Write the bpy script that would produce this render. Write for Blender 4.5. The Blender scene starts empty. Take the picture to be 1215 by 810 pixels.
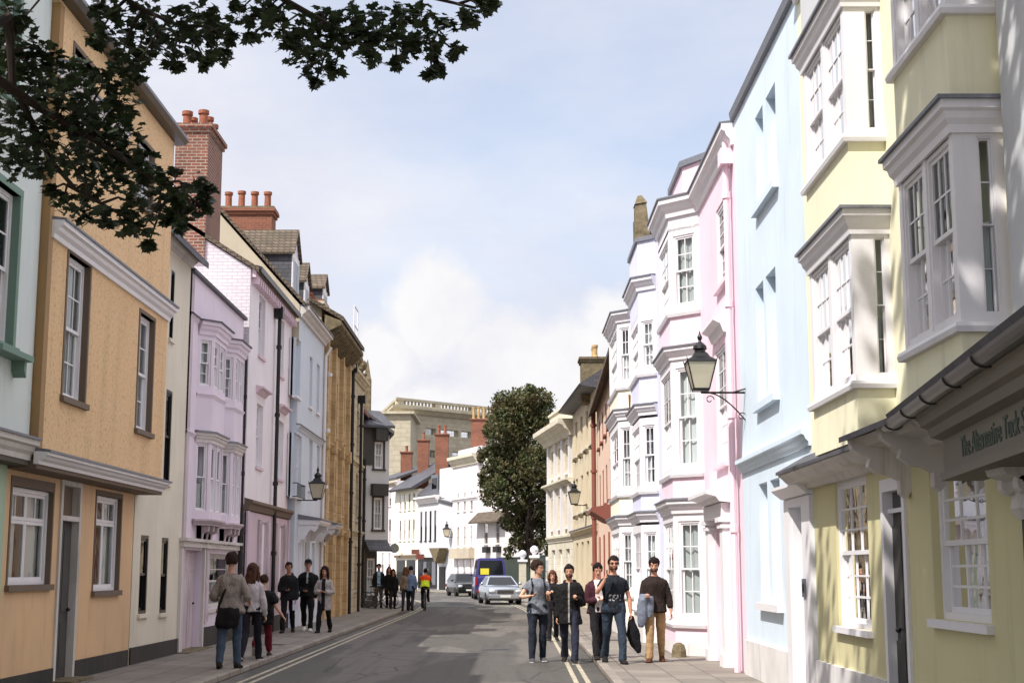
import bpy, bmesh, math, random
from mathutils import Vector, Matrix, noise
R = math.radians
S = bpy.context.scene
COL = S.collection
rnd = random.Random(7)
# ------------------------------------------------------------------ camera
EYE = 1.65
PITCH = math.atan(272 / 1700.0)
cam = bpy.data.cameras.new('camera'); camo = bpy.data.objects.new('camera', cam); COL.objects.link(camo)
camo.location = (0, 0, EYE); camo.rotation_euler = (R(90) + PITCH, 0, 0)
cam.sensor_width = 36; cam.lens = 1700 / 1215 * 36; cam.clip_start = .1; cam.clip_end = 3000
S.camera = camo
def ray(x, y):          # direction through a measured point of the photograph
    v = 405 - y
    return (x - 607.5, 1700 * math.cos(PITCH) - v * math.sin(PITCH), 1700 * math.sin(PITCH) + v * math.cos(PITCH))
def zat(y, Y):
    d = ray(607.5, y); return EYE + Y * d[2] / d[1]
def xat(x, y, Y):
    d = ray(x, y); return Y * d[0] / d[1]
# ------------------------------------------------------------------ materials
def lin(c):
    if isinstance(c, str): c = [int(c[i:i + 2], 16) / 255 for i in (0, 2, 4)]
    return tuple((x / 12.92 if x <= .04045 else ((x + .055) / 1.055) ** 2.4) for x in c) + (1,)
class NT:
    def __init__(s, name):
        s.m = bpy.data.materials.new(name); s.m.use_nodes = True; s.t = s.m.node_tree; s.n = s.t.nodes
        s.b = s.n['Principled BSDF']; s.out = s.n['Material Output']
    def node(s, k, **kw):
        n = s.n.new(k)
        for a, v in kw.items():
            if a.startswith('i_'): n.inputs[a[2:].replace('_', ' ')].default_value = v
            else: setattr(n, a, v)
        return n
    def link(s, a, b): s.t.links.new(a, b)
    def pos(s): return s.node('ShaderNodeNewGeometry').outputs['Position']
    def map(s, vec, sc=(1, 1, 1), rot=(0, 0, 0)):
        m = s.node('ShaderNodeMapping'); m.inputs['Scale'].default_value = sc; m.inputs['Rotation'].default_value = rot
        s.link(vec, m.inputs['Vector']); return m.outputs['Vector']
    def noise(s, vec, scale, det=3, rough=.55):
        n = s.node('ShaderNodeTexNoise'); n.inputs['Scale'].default_value = scale; n.inputs['Detail'].default_value = det
        n.inputs['Roughness'].default_value = rough; s.link(vec, n.inputs['Vector']); return n.outputs['Fac']
    def ramp(s, fac, stops):
        r = s.node('ShaderNodeValToRGB'); e = r.color_ramp.elements
        while len(e) < len(stops): e.new(.5)
        for el, (p, c) in zip(e, stops):
            el.position = p; el.color = c if len(c) == 4 else tuple(c) + (1,)
        s.link(fac, r.inputs['Fac']); return r.outputs['Color']
    def mix(s, fac, a, b, mode='MIX'):
        m = s.node('ShaderNodeMix', data_type='RGBA', blend_type=mode)
        for k, v in ((0, fac), (6, a), (7, b)):
            if hasattr(v, 'is_linked') or hasattr(v, 'links'): s.link(v, m.inputs[k])
            else: m.inputs[k].default_value = v
        return m.outputs[2]
    def bump(s, h, st, dist=.02):
        b = s.node('ShaderNodeBump'); b.inputs['Strength'].default_value = st; b.inputs['Distance'].default_value = dist
        s.link(h, b.inputs['Height']); s.link(b.outputs['Normal'], s.b.inputs['Normal']); return b
    def wallvec(s, k=1.0):   # along-the-wall coordinate in metres and height
        p = s.pos(); sp = s.node('ShaderNodeSeparateXYZ'); s.link(p, sp.inputs[0])
        ad = s.node('ShaderNodeMath', operation='ADD'); s.link(sp.outputs[0], ad.inputs[0]); s.link(sp.outputs[1], ad.inputs[1])
        c = s.node('ShaderNodeCombineXYZ'); s.link(ad.outputs[0], c.inputs[0]); s.link(sp.outputs[2], c.inputs[1]); return c.outputs[0]
def g(v): return (v, v, v, 1)
def paint(name, c, dirt=.12, bump=.15, rough=.75, grime='6E675C', fine=60):
    t = NT(name); p = t.pos(); c = lin(c)
    big = t.noise(p, .9, 4); st = t.noise(t.map(p, (3.5, 3.5, .35)), 1.6, 4, .65)
    f1 = t.ramp(big, [(.4, g(0)), (.72, g(dirt))]); f2 = t.ramp(st, [(.54, g(0)), (.8, g(dirt * 1.9))])
    a = t.mix(f1, c, lin(grime)); a = t.mix(f2, a, lin(grime))
    t.link(a, t.b.inputs['Base Color']); t.b.inputs['Roughness'].default_value = rough
    t.bump(t.noise(p, fine, 3), bump, .006); return t.m
def pebble(name, c):
    t = NT(name); p = t.pos(); c = lin(c)
    v = t.node('ShaderNodeTexVoronoi'); v.inputs['Scale'].default_value = 26; t.link(p, v.inputs['Vector'])
    n = t.noise(p, 15, 4, .75); f = t.ramp(n, [(.54, g(0)), (.66, g(.6))]); a = t.mix(f, c, lin('7E6042'))
    f2 = t.ramp(t.noise(t.map(p, (2, 2, .3)), 1.4, 4), [(.5, g(0)), (.8, g(.25))]); a = t.mix(f2, a, lin('8E7352'))
    t.link(a, t.b.inputs['Base Color']); t.b.inputs['Roughness'].default_value = .9
    t.bump(n, .9, .02); return t.m
def brick(name, c1, c2, mortar, w=.225, h=.075, ms=.012, rough=.9, bump=.5, dirt='3A332B', dk=.35):
    t = NT(name); v = t.wallvec(); b = t.node('ShaderNodeTexBrick'); t.link(v, b.inputs['Vector'])
    b.inputs['Color1'].default_value = lin(c1); b.inputs['Color2'].default_value = lin(c2); b.inputs['Mortar'].default_value = lin(mortar)
    b.inputs['Scale'].default_value = 1; b.inputs['Brick Width'].default_value = w; b.inputs['Row Height'].default_value = h
    b.inputs['Mortar Size'].default_value = ms; b.inputs['Mortar Smooth'].default_value = .2; b.inputs['Bias'].default_value = 0
    f = t.ramp(t.noise(t.pos(), 1.3, 5, .65), [(.45, g(0)), (.75, g(dk))]); a = t.mix(f, b.outputs['Color'], lin(dirt))
    t.link(a, t.b.inputs['Base Color']); t.b.inputs['Roughness'].default_value = rough
    inv = t.node('ShaderNodeMath', operation='SUBTRACT'); inv.inputs[0].default_value = 1; t.link(b.outputs['Fac'], inv.inputs[1])
    t.bump(inv.outputs[0], bump, .01); return t.m
def plain(name, c, rough=.5, metal=0, var=.0, spec=.5, nscale=20):
    t = NT(name); t.b.inputs['Roughness'].default_value = rough; t.b.inputs['Metallic'].default_value = metal
    t.b.inputs['Specular IOR Level'].default_value = spec
    if var:
        p = t.pos(); f = t.ramp(t.noise(p, nscale, 4, .6), [(.3, g(0)), (.75, g(1))]); cc = lin(c)
        a = t.mix(f, tuple(x * (1 - var) for x in cc[:3]) + (1,), tuple(min(1, x * (1 + var)) for x in cc[:3]) + (1,))
        t.link(a, t.b.inputs['Base Color'])
    else: t.b.inputs['Base Color'].default_value = lin(c)
    return t.m
def cloth_mat(name, c, var=.25):
    t = NT(name); p = t.node('ShaderNodeTexCoord').outputs['Object']; cc = lin(c)
    f = t.ramp(t.noise(p, 9, 4, .6), [(.3, g(0)), (.75, g(1))])
    a = t.mix(f, tuple(x * (1 - var) for x in cc[:3]) + (1,), tuple(min(1, x * (1 + var)) for x in cc[:3]) + (1,))
    t.link(a, t.b.inputs['Base Color']); t.b.inputs['Roughness'].default_value = .85
    t.b.inputs['Specular IOR Level'].default_value = .2
    t.bump(t.noise(t.map(p, (1, 1, .6)), 16, 5, .6), .9, .03); return t.m
def glass_mat(name, tint, refl=.35):
    t = NT(name); t.n.remove(t.b); tr = t.node('ShaderNodeBsdfTransparent'); tr.inputs[0].default_value = lin(tint)
    gl = t.node('ShaderNodeBsdfGlossy'); gl.inputs['Roughness'].default_value = .02; gl.inputs['Color'].default_value = g(.9)
    lw = t.node('ShaderNodeLayerWeight'); lw.inputs['Blend'].default_value = refl
    bp = t.node('ShaderNodeBump'); bp.inputs['Strength'].default_value = .1; bp.inputs['Distance'].default_value = .02
    t.link(t.noise(t.pos(), 2.2, 2), bp.inputs['Height']); t.link(bp.outputs[0], gl.inputs['Normal'])
    mx = t.node('ShaderNodeMixShader'); t.link(lw.outputs['Fresnel'], mx.inputs[0]); t.link(tr.outputs[0], mx.inputs[1]); t.link(gl.outputs[0], mx.inputs[2])
    t.link(mx.outputs[0], t.out.inputs['Surface']); return t.m
M = {}
def mats():
    M['mint'] = paint('mint_render', 'CFD6D2', .10, .1); M['mint_green'] = paint('mint_green_render', 'A9BDA4', .12)
    M['green_trim'] = paint('green_trim', '6F8A7C', .1)
    M['orange_dash'] = pebble('ochre_pebbledash', 'DDB98C'); M['orange'] = paint('ochre_render', 'DAB488', .16)
    M['ochre_edge'] = paint('ochre_quoin', '9E7A4C', .2)
    M['brown'] = paint('weathered_brown_wood', '6A5848', .25); M['cream'] = paint('cream_render', 'D8D0BC', .14)
    M['lilac'] = paint('lilac_render', 'DDD0DB', .10); M['lilac_door'] = paint('lilac_paint_worn', 'C8B8BE', .5, .3)
    M['pinkwhite'] = paint('pale_pink_render', 'E8E0E3', .10); M['pinkgf'] = paint('rose_render', 'CCB5BF', .14)
    M['rose'] = paint('rose_trim', 'D6BEC6', .1)
    M['whitebrick'] = brick('white_painted_brick', 'CFC8CC', 'C6BEC3', 'B2AAAE', .24, .085, .01, .8, .6, 'A89EA2', .3)
    M['blueshade'] = paint('pale_blue_render', 'C9D2DC', .08)
    M['golden'] = brick('golden_limestone', 'C6AD84', 'B79C72', '8A6E44', .6, .28, .006, .9, .3, '4F3A1D', .45)
    M['ashlar'] = brick('cream_ashlar', 'C4B89C', 'B8AC92', '857A62', .7, .32, .010, .9, .4, '6A5C40', .35)
    M['stone'] = brick('pale_limestone', 'D2CAB6', 'C8C0AC', 'A89F88', .8, .33, .006, .9, .25, '93866A', .35)
    M['beige'] = paint('beige_plaster', 'BCB09A', .25)
    M['oldbrick'] = brick('old_red_brick', '86503E', '6A4034', '9A8F80', .225, .078, .011, .9, .6, '3A2A22', .45)
    M['redbrick'] = brick('red_orange_brick', '8A5440', '7A4838', '8A6A55', .225, .075, .008, .9, .4, '3A2418', .45)
    M['pot'] = plain('terracotta_pot', '945C46', .8, 0, .35, .3, 8); M['pot_pale'] = plain('buff_clay_pot', 'B89A6C', .8, 0, .3, .3, 8)
    M['oldstone'] = plain('lichened_stone', '726751', .95, 0, .45, .2, 6)
    M['slate'] = brick('slate_roof', '55545A', '47474D', '2E2E32', .3, .12, .008, .6, .5, '37352F', .5)
    M['tile'] = brick('mossy_clay_tiles', '6F6050', '5A4E43', '2E2822', .18, .11, .012, .9, .8, '3C3A28', .6)
    M['lead'] = plain('lead_sheet', '777980', .55, .3, .2)
    M['trim'] = paint('white_gloss_trim', 'E3E0E2', .06, .06, .45); M['trim_old'] = paint('dirty_white_trim', 'CFC9C4', .35, .2, .6)
    M['pink'] = paint('pink_render', 'ECD0DB', .1); M['blue'] = paint('baby_blue_render', 'D0DEE9', .1, .25)
    M['blue_dk'] = paint('blue_string_course', 'B7CFE0', .08)
    M['yellow'] = paint('lemon_render', 'ECE7C8', .12); M['yellow_gf'] = paint('olive_yellow_render', 'CFC79B', .12)
    M['lav'] = paint('lavender_render', 'D4D5E8', .1); M['whitewall'] = paint('white_render', 'D2CDCC', .14)
    M['greywhite'] = paint('grey_white_render', 'C9CACC', .1)
    M['creampale'] = paint('pale_cream_render', 'EDE8D2', .06); M['plinth'] = paint('white_plinth', 'DAD6D4', .3, .3)
    M['darkplinth'] = paint('black_plinth', '24211F', .1); M['black'] = plain('black_iron', '141415', .4, .2)
    M['timberred'] = paint('red_oxide_trim', '7E4438', .15); M['timberpink'] = paint('salmon_render', 'DDBFA9', .12)
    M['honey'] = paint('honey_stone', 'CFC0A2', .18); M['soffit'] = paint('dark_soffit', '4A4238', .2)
    M['gutter'] = plain('cast_iron_gutter', '3A3733', .35, .4, .25); M['door_dark'] = paint('dark_grey_door', '3C3A38', .1)
    M['darkframe'] = paint('dark_boards', '3A3A38', .2); M['chapel'] = brick('golden_ashlar', 'BDB49E', 'B0A792', '958C76', 1.6, .6, .02, .9, .4, '857856', .4)
    M['signgreen'] = plain('faded_green_lettering', '4E584E', .7); M['fascia'] = paint('grey_fascia', '777064', .35, .4)
    M['glass'] = glass_mat('window_glass', 'E0E6E6', .2); M['glass_dk'] = glass_mat('dark_window_glass', '5A5F60', .35)
    t = NT('net_curtain'); t.b.inputs['Base Color'].default_value = lin('E2E2E0'); t.b.inputs['Roughness'].default_value = .9; M['net'] = t.m
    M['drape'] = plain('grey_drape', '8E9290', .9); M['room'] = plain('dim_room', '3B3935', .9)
    t = NT('lantern_glass'); t.b.inputs['Base Color'].default_value = lin('D8CFB4'); t.b.inputs['Roughness'].default_value = .3
    t.b.inputs['Transmission Weight'].default_value = .35; M['lanternglass'] = t.m
    M['mantle'] = plain('amber_reflector', 'B08A2E', .5)
    # ground
    t = NT('asphalt'); p = t.pos(); n = t.noise(p, 60, 4, .7); base = t.ramp(n, [(.3, lin('3C3935')), (.7, lin('55514B'))])
    pf = t.ramp(t.noise(t.map(p, (1, .18, 1)), .5, 3, .4), [(.5, g(0)), (.52, g(.6))]); a = t.mix(pf, base, lin('67615A'))
    sf = t.ramp(t.noise(t.map(p, (2.2, .1, 1)), 1.2, 5, .6), [(.48, g(0)), (.7, g(.7))]); a = t.mix(sf, a, lin('35322E'))
    vc = t.node('ShaderNodeTexVoronoi', feature='DISTANCE_TO_EDGE'); vc.inputs['Scale'].default_value = .55; t.link(p, vc.inputs['Vector'])
    cf = t.ramp(vc.outputs['Distance'], [(0, g(.9)), (.018, g(0))]); a = t.mix(cf, a, lin('2A2825'))
    t.link(a, t.b.inputs['Base Color']); t.b.inputs['Roughness'].default_value = .85; t.bump(n, .5, .01); M['asphalt'] = t.m
    t = NT('paving_slabs'); p = t.pos(); b = t.node('ShaderNodeTexBrick'); t.link(t.map(p, (1, 1, 1), (0, 0, R(90))), b.inputs['Vector'])
    b.inputs['Scale'].default_value = 1; b.inputs['Brick Width'].default_value = .75; b.inputs['Row Height'].default_value = .6; b.inputs['Mortar Size'].default_value = .012
    b.inputs['Color1'].default_value = lin('827A70'); b.inputs['Color2'].default_value = lin('706960'); b.inputs['Mortar'].default_value = lin('514B45')
    f = t.ramp(t.noise(p, 1.5, 5, .65), [(.45, g(0)), (.75, g(.5))]); a = t.mix(f, b.outputs['Color'], lin('574F46'))
    t.link(a, t.b.inputs['Base Color']); t.b.inputs['Roughness'].default_value = .85; t.bump(t.noise(p, 40, 3), .3, .01); M['slabs'] = t.m
    M['kerb'] = brick('granite_kerb', '8E857A', '7A7268', '3E3A35', .9, 3, .02, .8, .4, '5A534B', .4)
    t = NT('worn_yellow_line'); p = t.pos(); f = t.ramp(t.noise(p, 9, 5, .75), [(.38, g(0)), (.58, g(.9))]); a = t.mix(f, lin('C2B699'), lin('77736A'))
    t.link(a, t.b.inputs['Base Color']); t.b.inputs['Roughness'].default_value = .8; M['line'] = t.m
    t = NT('worn_white_line'); p = t.pos(); f = t.ramp(t.noise(p, 6, 5, .75), [(.42, g(0)), (.6, g(.8))]); a = t.mix(f, lin('C9C6C0'), lin('77736F'))
    t.link(a, t.b.inputs['Base Color']); t.b.inputs['Roughness'].default_value = .8; M['whiteline'] = t.m
mats()
# ------------------------------------------------------------------ mesh builder
ORG = {}
class MB:
    def __init__(s): s.v = []; s.f = []; s.mi = []
    def add(s, vs, fs, mi=0):
        o = len(s.v); s.v += [Vector(v) for v in vs]; s.f += [[i + o for i in f] for f in fs]; s.mi += [mi] * len(fs); return s
    def hexa(s, p, mi=0): return s.add(p, [(0, 3, 2, 1), (4, 5, 6, 7), (0, 1, 5, 4), (1, 2, 6, 5), (2, 3, 7, 6), (3, 0, 4, 7)], mi)
    def box(s, a, b, mi=0):
        x0, y0, z0 = a; x1, y1, z1 = b
        return s.hexa([(x0, y0, z0), (x1, y0, z0), (x1, y1, z0), (x0, y1, z0), (x0, y0, z1), (x1, y0, z1), (x1, y1, z1), (x0, y1, z1)], mi)
    def fb(s, F, u0, u1, z0, z1, d0, d1, mi=0):
        return s.hexa([F.p(u0, z0, d0), F.p(u1, z0, d0), F.p(u1, z0, d1), F.p(u0, z0, d1), F.p(u0, z1, d0), F.p(u1, z1, d0), F.p(u1, z1, d1), F.p(u0, z1, d1)], mi)
    def prism(s, F, prof, u0, u1, mi=0):      # profile of (d, z) pulled along u
        n = len(prof); vs = [F.p(u0, z, d) for d, z in prof] + [F.p(u1, z, d) for d, z in prof]
        fs = [(i, (i + 1) % n, n + (i + 1) % n, n + i) for i in range(n)] + [tuple(range(n))[::-1], tuple(range(n, 2 * n))]
        return s.add(vs, fs, mi)
    def slab(s, F, poly, d0, d1, mi=0):        # polygon of (u, z) given thickness
        n = len(poly); vs = [F.p(u, z, d0) for u, z in poly] + [F.p(u, z, d1) for u, z in poly]
        fs = [(i, (i + 1) % n, n + (i + 1) % n, n + i) for i in range(n)] + [tuple(range(n))[::-1], tuple(range(n, 2 * n))]
        return s.add(vs, fs, mi)
    def sweep(s, pts, side, prof, mi=0):       # plan polyline, side sign, closed profile of (offset, z)
        P = [Vector((p[0], p[1])) for p in pts]; n = len(P); nn = []
        for i in range(n - 1):
            t = (P[i + 1] - P[i]).normalized(); nn.append(Vector((-t.y, t.x)) * side)
        m = len(prof); vs = []
        for i in range(n):
            if i == 0: o = nn[0]
            elif i == n - 1: o = nn[-1]
            else:
                o = (nn[i - 1] + nn[i]).normalized(); o = o / max(.4, o.dot(nn[i]))
            vs += [(P[i].x + o.x * d, P[i].y + o.y * d, z) for d, z in prof]
        fs = [(i * m + j, i * m + (j + 1) % m, (i + 1) * m + (j + 1) % m, (i + 1) * m + j) for i in range(n - 1) for j in range(m)]
        fs += [tuple(range(m))[::-1], tuple(range((n - 1) * m, n * m))]
        return s.add(vs, fs, mi)
    def tube(s, pts, r, seg=8, mi=0, cap=True):
        P = [Vector(p) for p in pts]; n = len(P); rs = r if isinstance(r, (list, tuple)) else [r] * n; vs = []; up = Vector((.013, .02, 1))
        for i in range(n):
            t = (P[min(i + 1, n - 1)] - P[max(i - 1, 0)])
            t = t.normalized() if t.length > 1e-9 else Vector((0, 0, 1))
            a = t.cross(up)
            if a.length < .1: a = t.cross(Vector((0, 1, 0)))
            a.normalize(); b = a.cross(t)
            vs += [P[i] + (a * math.cos(k * 2 * math.pi / seg) + b * math.sin(k * 2 * math.pi / seg)) * rs[i] for k in range(seg)]
        fs = [(i * seg + k, i * seg + (k + 1) % seg, (i + 1) * seg + (k + 1) % seg, (i + 1) * seg + k) for i in range(n - 1) for k in range(seg)]
        if cap: fs += [tuple(range(seg))[::-1], tuple(range((n - 1) * seg, n * seg))]
        return s.add(vs, fs, mi)
    def lathe(s, c, prof, seg=16, mi=0, rot=0, axis=None):
        vs = []; n = len(prof)
        for r, z in prof:
            for k in range(seg):
                a = rot + k * 2 * math.pi / seg; q = Vector((r * math.cos(a), r * math.sin(a), z))
                if axis is not None: q = axis @ q
                vs.append(Vector(c) + q)
        fs = [(i * seg + k, i * seg + (k + 1) % seg, (i + 1) * seg + (k + 1) % seg, (i + 1) * seg + k) for i in range(n - 1) for k in range(seg)]
        fs += [tuple(range(seg))[::-1], tuple(range((n - 1) * seg, n * seg))]
        return s.add(vs, fs, mi)
    def ell(s, c, r, seg=12, rings=8, mi=0, fn=None):
        prof = []; vs = []; fs = []
        for i in range(rings + 1):
            a = -math.pi / 2 + math.pi * i / rings
            for k in range(seg):
                b = 2 * math.pi * k / seg; q = Vector((math.cos(a) * math.cos(b) * r[0], math.cos(a) * math.sin(b) * r[1], math.sin(a) * r[2]))
                if fn: q = fn(q)
                vs.append(Vector(c) + q)
        fs = [(i * seg + k, i * seg + (k + 1) % seg, (i + 1) * seg + (k + 1) % seg, (i + 1) * seg + k) for i in range(rings) for k in range(seg)]
        return s.add(vs, fs, mi)
    def build(s, name, mat, parent=None, org=None, smooth=False, weld=False, matrix=None):
        o = org if org is not None else (ORG.get(parent.name, Vector((0, 0, 0))) if parent else Vector((0, 0, 0)))
        o = Vector(o); me = bpy.data.meshes.new(name)
        me.from_pydata([tuple(v - o) for v in s.v], [], s.f)
        for m in (mat if isinstance(mat, (list, tuple)) else [mat]): me.materials.append(m)
        me.polygons.foreach_set('material_index', s.mi)
        bm = bmesh.new(); bm.from_mesh(me)
        if weld: bmesh.ops.remove_doubles(bm, verts=bm.verts, dist=1e-4)
        bmesh.ops.recalc_face_normals(bm, faces=bm.faces); bm.to_mesh(me); bm.free()
        if smooth: me.polygons.foreach_set('use_smooth', [True] * len(me.polygons))
        ob = bpy.data.objects.new(name, me); COL.objects.link(ob)
        if parent: ob.parent = parent
        else: ob.location = o
        ORG[ob.name] = o
        return ob
def tag(o, label=None, cat=None, group=None, kind=None):
    for k, v in (('label', label), ('category', cat), ('group', group), ('kind', kind)):
        if v: o[k] = v
    return o
def empty(name, loc, label=None, cat=None, group=None):
    o = bpy.data.objects.new(name, None); o.empty_display_size = .2; COL.objects.link(o); o.location = loc; ORG[o.name] = Vector(loc)
    return tag(o, label, cat, group)
# ------------------------------------------------------------------ facades
class Fac:
    def __init__(s, P0, P1, side):      # side: -1 left of the street (faces +x), +1 right of it (faces -x)
        s.a = Vector(P0); s.b = Vector(P1); s.t = (s.b - s.a).normalized(); s.L = (s.b - s.a).length; s.side = side
        s.n = Vector((s.t.y, -s.t.x)) if side < 0 else Vector((-s.t.y, s.t.x))
    def p(s, u, z, d=0):
        q = s.a + s.t * u + s.n * d; return Vector((q.x, q.y, z))
    def px(s, x, y, d=0):
        r = ray(x, y); o = s.a + s.n * d; A = r[0]; B = -s.t.x; C = r[1]; D = -s.t.y
        det = A * D - B * C; k = (o.x * D - B * o.y) / det; u = (A * o.y - C * o.x) / det
        return u, EYE + k * r[2]
    def rect(s, x0, yt, yb, x1, d=0):   # heights read at the x0 edge
        ym = (yt + yb) / 2; ua = s.px(x0, ym, d)[0]; ub = s.px(x1, ym, d)[0]
        z1 = s.px(x0, yt, d)[1]; z0 = s.px(x0, yb, d)[1]
        return (min(ua, ub), max(ua, ub), z0, z1)
    def off(s, d):
        return Fac(s.a + s.n * d, s.b + s.n * d, s.side)
def wall(mb, F, u0, u1, z0, z1, holes, rv=.1, mi=0):
    us = sorted(set([u0, u1] + [min(max(h[i], u0), u1) for h in holes for i in (0, 1)]))
    zs = sorted(set([z0, z1] + [min(max(h[i], z0), z1) for h in holes for i in (2, 3)]))
    for i in range(len(us) - 1):
        for j in range(len(zs) - 1):
            um = (us[i] + us[i + 1]) / 2; zm = (zs[j] + zs[j + 1]) / 2
            if us[i + 1] - us[i] < 1e-6 or zs[j + 1] - zs[j] < 1e-6: continue
            if any(h[0] < um < h[1] and h[2] < zm < h[3] for h in holes): continue
            mb.add([F.p(us[i], zs[j]), F.p(us[i + 1], zs[j]), F.p(us[i + 1], zs[j + 1]), F.p(us[i], zs[j + 1])], [(0, 1, 2, 3)], mi)
    for h in holes:
        a, b, c, d = h[:4]; r = h[4] if len(h) > 4 else rv
        q = [(a, c), (b, c), (b, d), (a, d)]
        for k in range(4):
            (ua, za), (ub, zb) = q[k], q[(k + 1) % 4]
            mb.add([F.p(ua, za), F.p(ub, zb), F.p(ub, zb, -r), F.p(ua, za, -r)], [(0, 1, 2, 3)], mi)
    return mb
def curtain(F, u0, u1, z0, z1, d, root, mat=None, k=0):
    m = MB(); n = max(6, int((u1 - u0) / .06)); vs = []
    for i in range(n + 1):
        u = u0 + (u1 - u0) * i / n; dd = d + .025 * math.sin(i * 1.9 + k) + .01 * math.sin(i * .7 + k)
        vs += [F.p(u, z0, dd), F.p(u, z1, dd * .98)]
    m.add(vs, [(2 * i, 2 * i + 2, 2 * i + 3, 2 * i + 1) for i in range(n)])
    return m.build('curtain', mat or M['net'], root, smooth=True)
def window(root, F, r, rv=.1, cols=2, rows=4, mat=None, sill=None, cur='net', split=.5, glass=None, fw=.055, sw=.045, bar=.022, sillmat=None, hang=.06, kind='sash', rail=None, cover=None):
    u0, u1, z0, z1 = r[:4]; mat = mat or M['trim']; m = MB(); w = u1 - u0; fw = min(fw, w * .12); sw = min(sw, w * .1); bar = min(bar, w * .07)
    D = -rv
    m.fb(F, u0, u0 + fw, z0, z1, D - .07, D + .03); m.fb(F, u1 - fw, u1, z0, z1, D - .07, D + .03)
    m.fb(F, u0 + fw, u1 - fw, z1 - fw, z1, D - .07, D + .03); m.fb(F, u0 + fw, u1 - fw, z0, z0 + fw, D - .07, D + .03)
    a, b, c, e = u0 + fw, u1 - fw, z0 + fw, z1 - fw; zm = c + (e - c) * split; gm = MB()
    def sash(a, b, c, e, d, nc, nr):
        m.fb(F, a, a + sw, c, e, d - .03, d); m.fb(F, b - sw, b, c, e, d - .03, d)
        m.fb(F, a + sw, b - sw, e - sw, e, d - .03, d); m.fb(F, a + sw, b - sw, c, c + sw, d - .03, d)
        for i in range(1, nc):
            u = a + sw + (b - a - 2 * sw) * i / nc; m.fb(F, u - bar / 2, u + bar / 2, c + sw, e - sw, d - .025, d - .004)
        for j in range(1, nr):
            z = c + sw + (e - c - 2 * sw) * j / nr; m.fb(F, a + sw, b - sw, z - bar / 2, z + bar / 2, d - .0235, d - .0055)
        gm.add([F.p(a + sw, c + sw, d - .016), F.p(b - sw, c + sw, d - .016), F.p(b - sw, e - sw, d - .016), F.p(a + sw, e - sw, d - .016)], [(0, 1, 2, 3)])
    if kind == 'sash':
        sash(a, b, zm - sw / 2, e, D + .012, cols, rows // 2); sash(a, b, c, zm + sw / 2, D - .024, cols, rows - rows // 2)
    elif kind == 'case':          # mullioned casement, transom near the top
        zt = c + (e - c) * split
        for i in range(cols):
            ua = a + (b - a) * i / cols; ub = a + (b - a) * (i + 1) / cols
            sash(ua + .004, ub - .004, c, zt, D, rail or 1, rows); sash(ua + .004, ub - .004, zt + .004, e, D, 2, 1)
    else: sash(a, b, c, e, D, cols, rows)
    wo = m.build('window', mat, root)
    gm.build('glass', glass or M['glass'], wo)
    k = rnd.random() * 6
    if cur == 'net': curtain(F, u0 + .02, u1 - .02, z0 + .02, z1 - .02, D - .085, wo, M['net'], k)
    elif cur == 'pair':
        q = w * rnd.uniform(.24, .4); curtain(F, u0 + .02, u0 + q, z0 + .02, z1 - .02, D - .09, wo, M['net'], k); curtain(F, u1 - q, u1 - .02, z0 + .02, z1 - .02, D - .09, wo, M['net'], k + 2)
    elif cur == 'half': curtain(F, u0 + .02, u1 - .02, z0 + .02, z0 + (z1 - z0) * rnd.uniform(.4, .55), D - .085, wo, M['net'], k)
    elif cur == 'blind': curtain(F, u0 + .02, u1 - .02, z0 + (z1 - z0) * rnd.uniform(.3, .55), z1 - .02, D - .085, wo, M['net'], k)
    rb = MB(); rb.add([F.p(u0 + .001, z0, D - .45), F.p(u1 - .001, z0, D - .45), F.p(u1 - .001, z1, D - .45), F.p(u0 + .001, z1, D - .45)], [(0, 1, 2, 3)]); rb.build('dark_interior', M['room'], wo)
    if sill is not None:
        sm = MB(); sm.fb(F, u0 - hang, u1 + hang, z0 - .07, z0 - .002, -rv + .03, sill); sm.build('sill', sillmat or mat, wo)
    return wo
def shell(mb, F, z0, z1, depth, holes, rv=.1, mi=0, e=.003, top=True, ends=True):
    wall(mb, F, e, F.L - e, z0, z1, holes, rv, mi)
    for u in (e, F.L - e):
        mb.add([F.p(u, z0), F.p(u, z0, -depth), F.p(u, z1, -depth), F.p(u, z1)], [(0, 1, 2, 3)], mi)
    mb.add([F.p(e, z0, -depth), F.p(F.L - e, z0, -depth), F.p(F.L - e, z1, -depth), F.p(e, z1, -depth)], [(0, 1, 2, 3)], mi)
    if top: mb.add([F.p(e, z1 - .002), F.p(F.L - e, z1 - .002), F.p(F.L - e, z1 - .002, -depth), F.p(e, z1 - .002, -depth)], [(0, 1, 2, 3)], mi)
    return mb
def gable_roof(root, F, z, depth, rise, over=.2, mat=None, name='roof', u0=0, u1=None, th=.12, gable=None, ou=.1):
    u1 = F.L if u1 is None else u1; h = depth / 2; m = MB()
    sl = rise / h
    m.prism(F, [(over, z - over * sl), (-h, z + rise), (-depth - over, z - over * sl), (-depth - over, z - over * sl + th), (-h, z + rise + th), (over, z - over * sl + th)], u0 - ou, u1 + ou)
    r = m.build(name, mat or M['slate'], root)
    if gable:
        q = MB()
        for u in (u0 + .004, u1 - .004):
            q.add([F.p(u, z - .01), F.p(u, z + rise, -h), F.p(u, z - .01, -depth)], [(0, 1, 2)])
        q.build('gable', gable, root)
    return r
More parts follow.
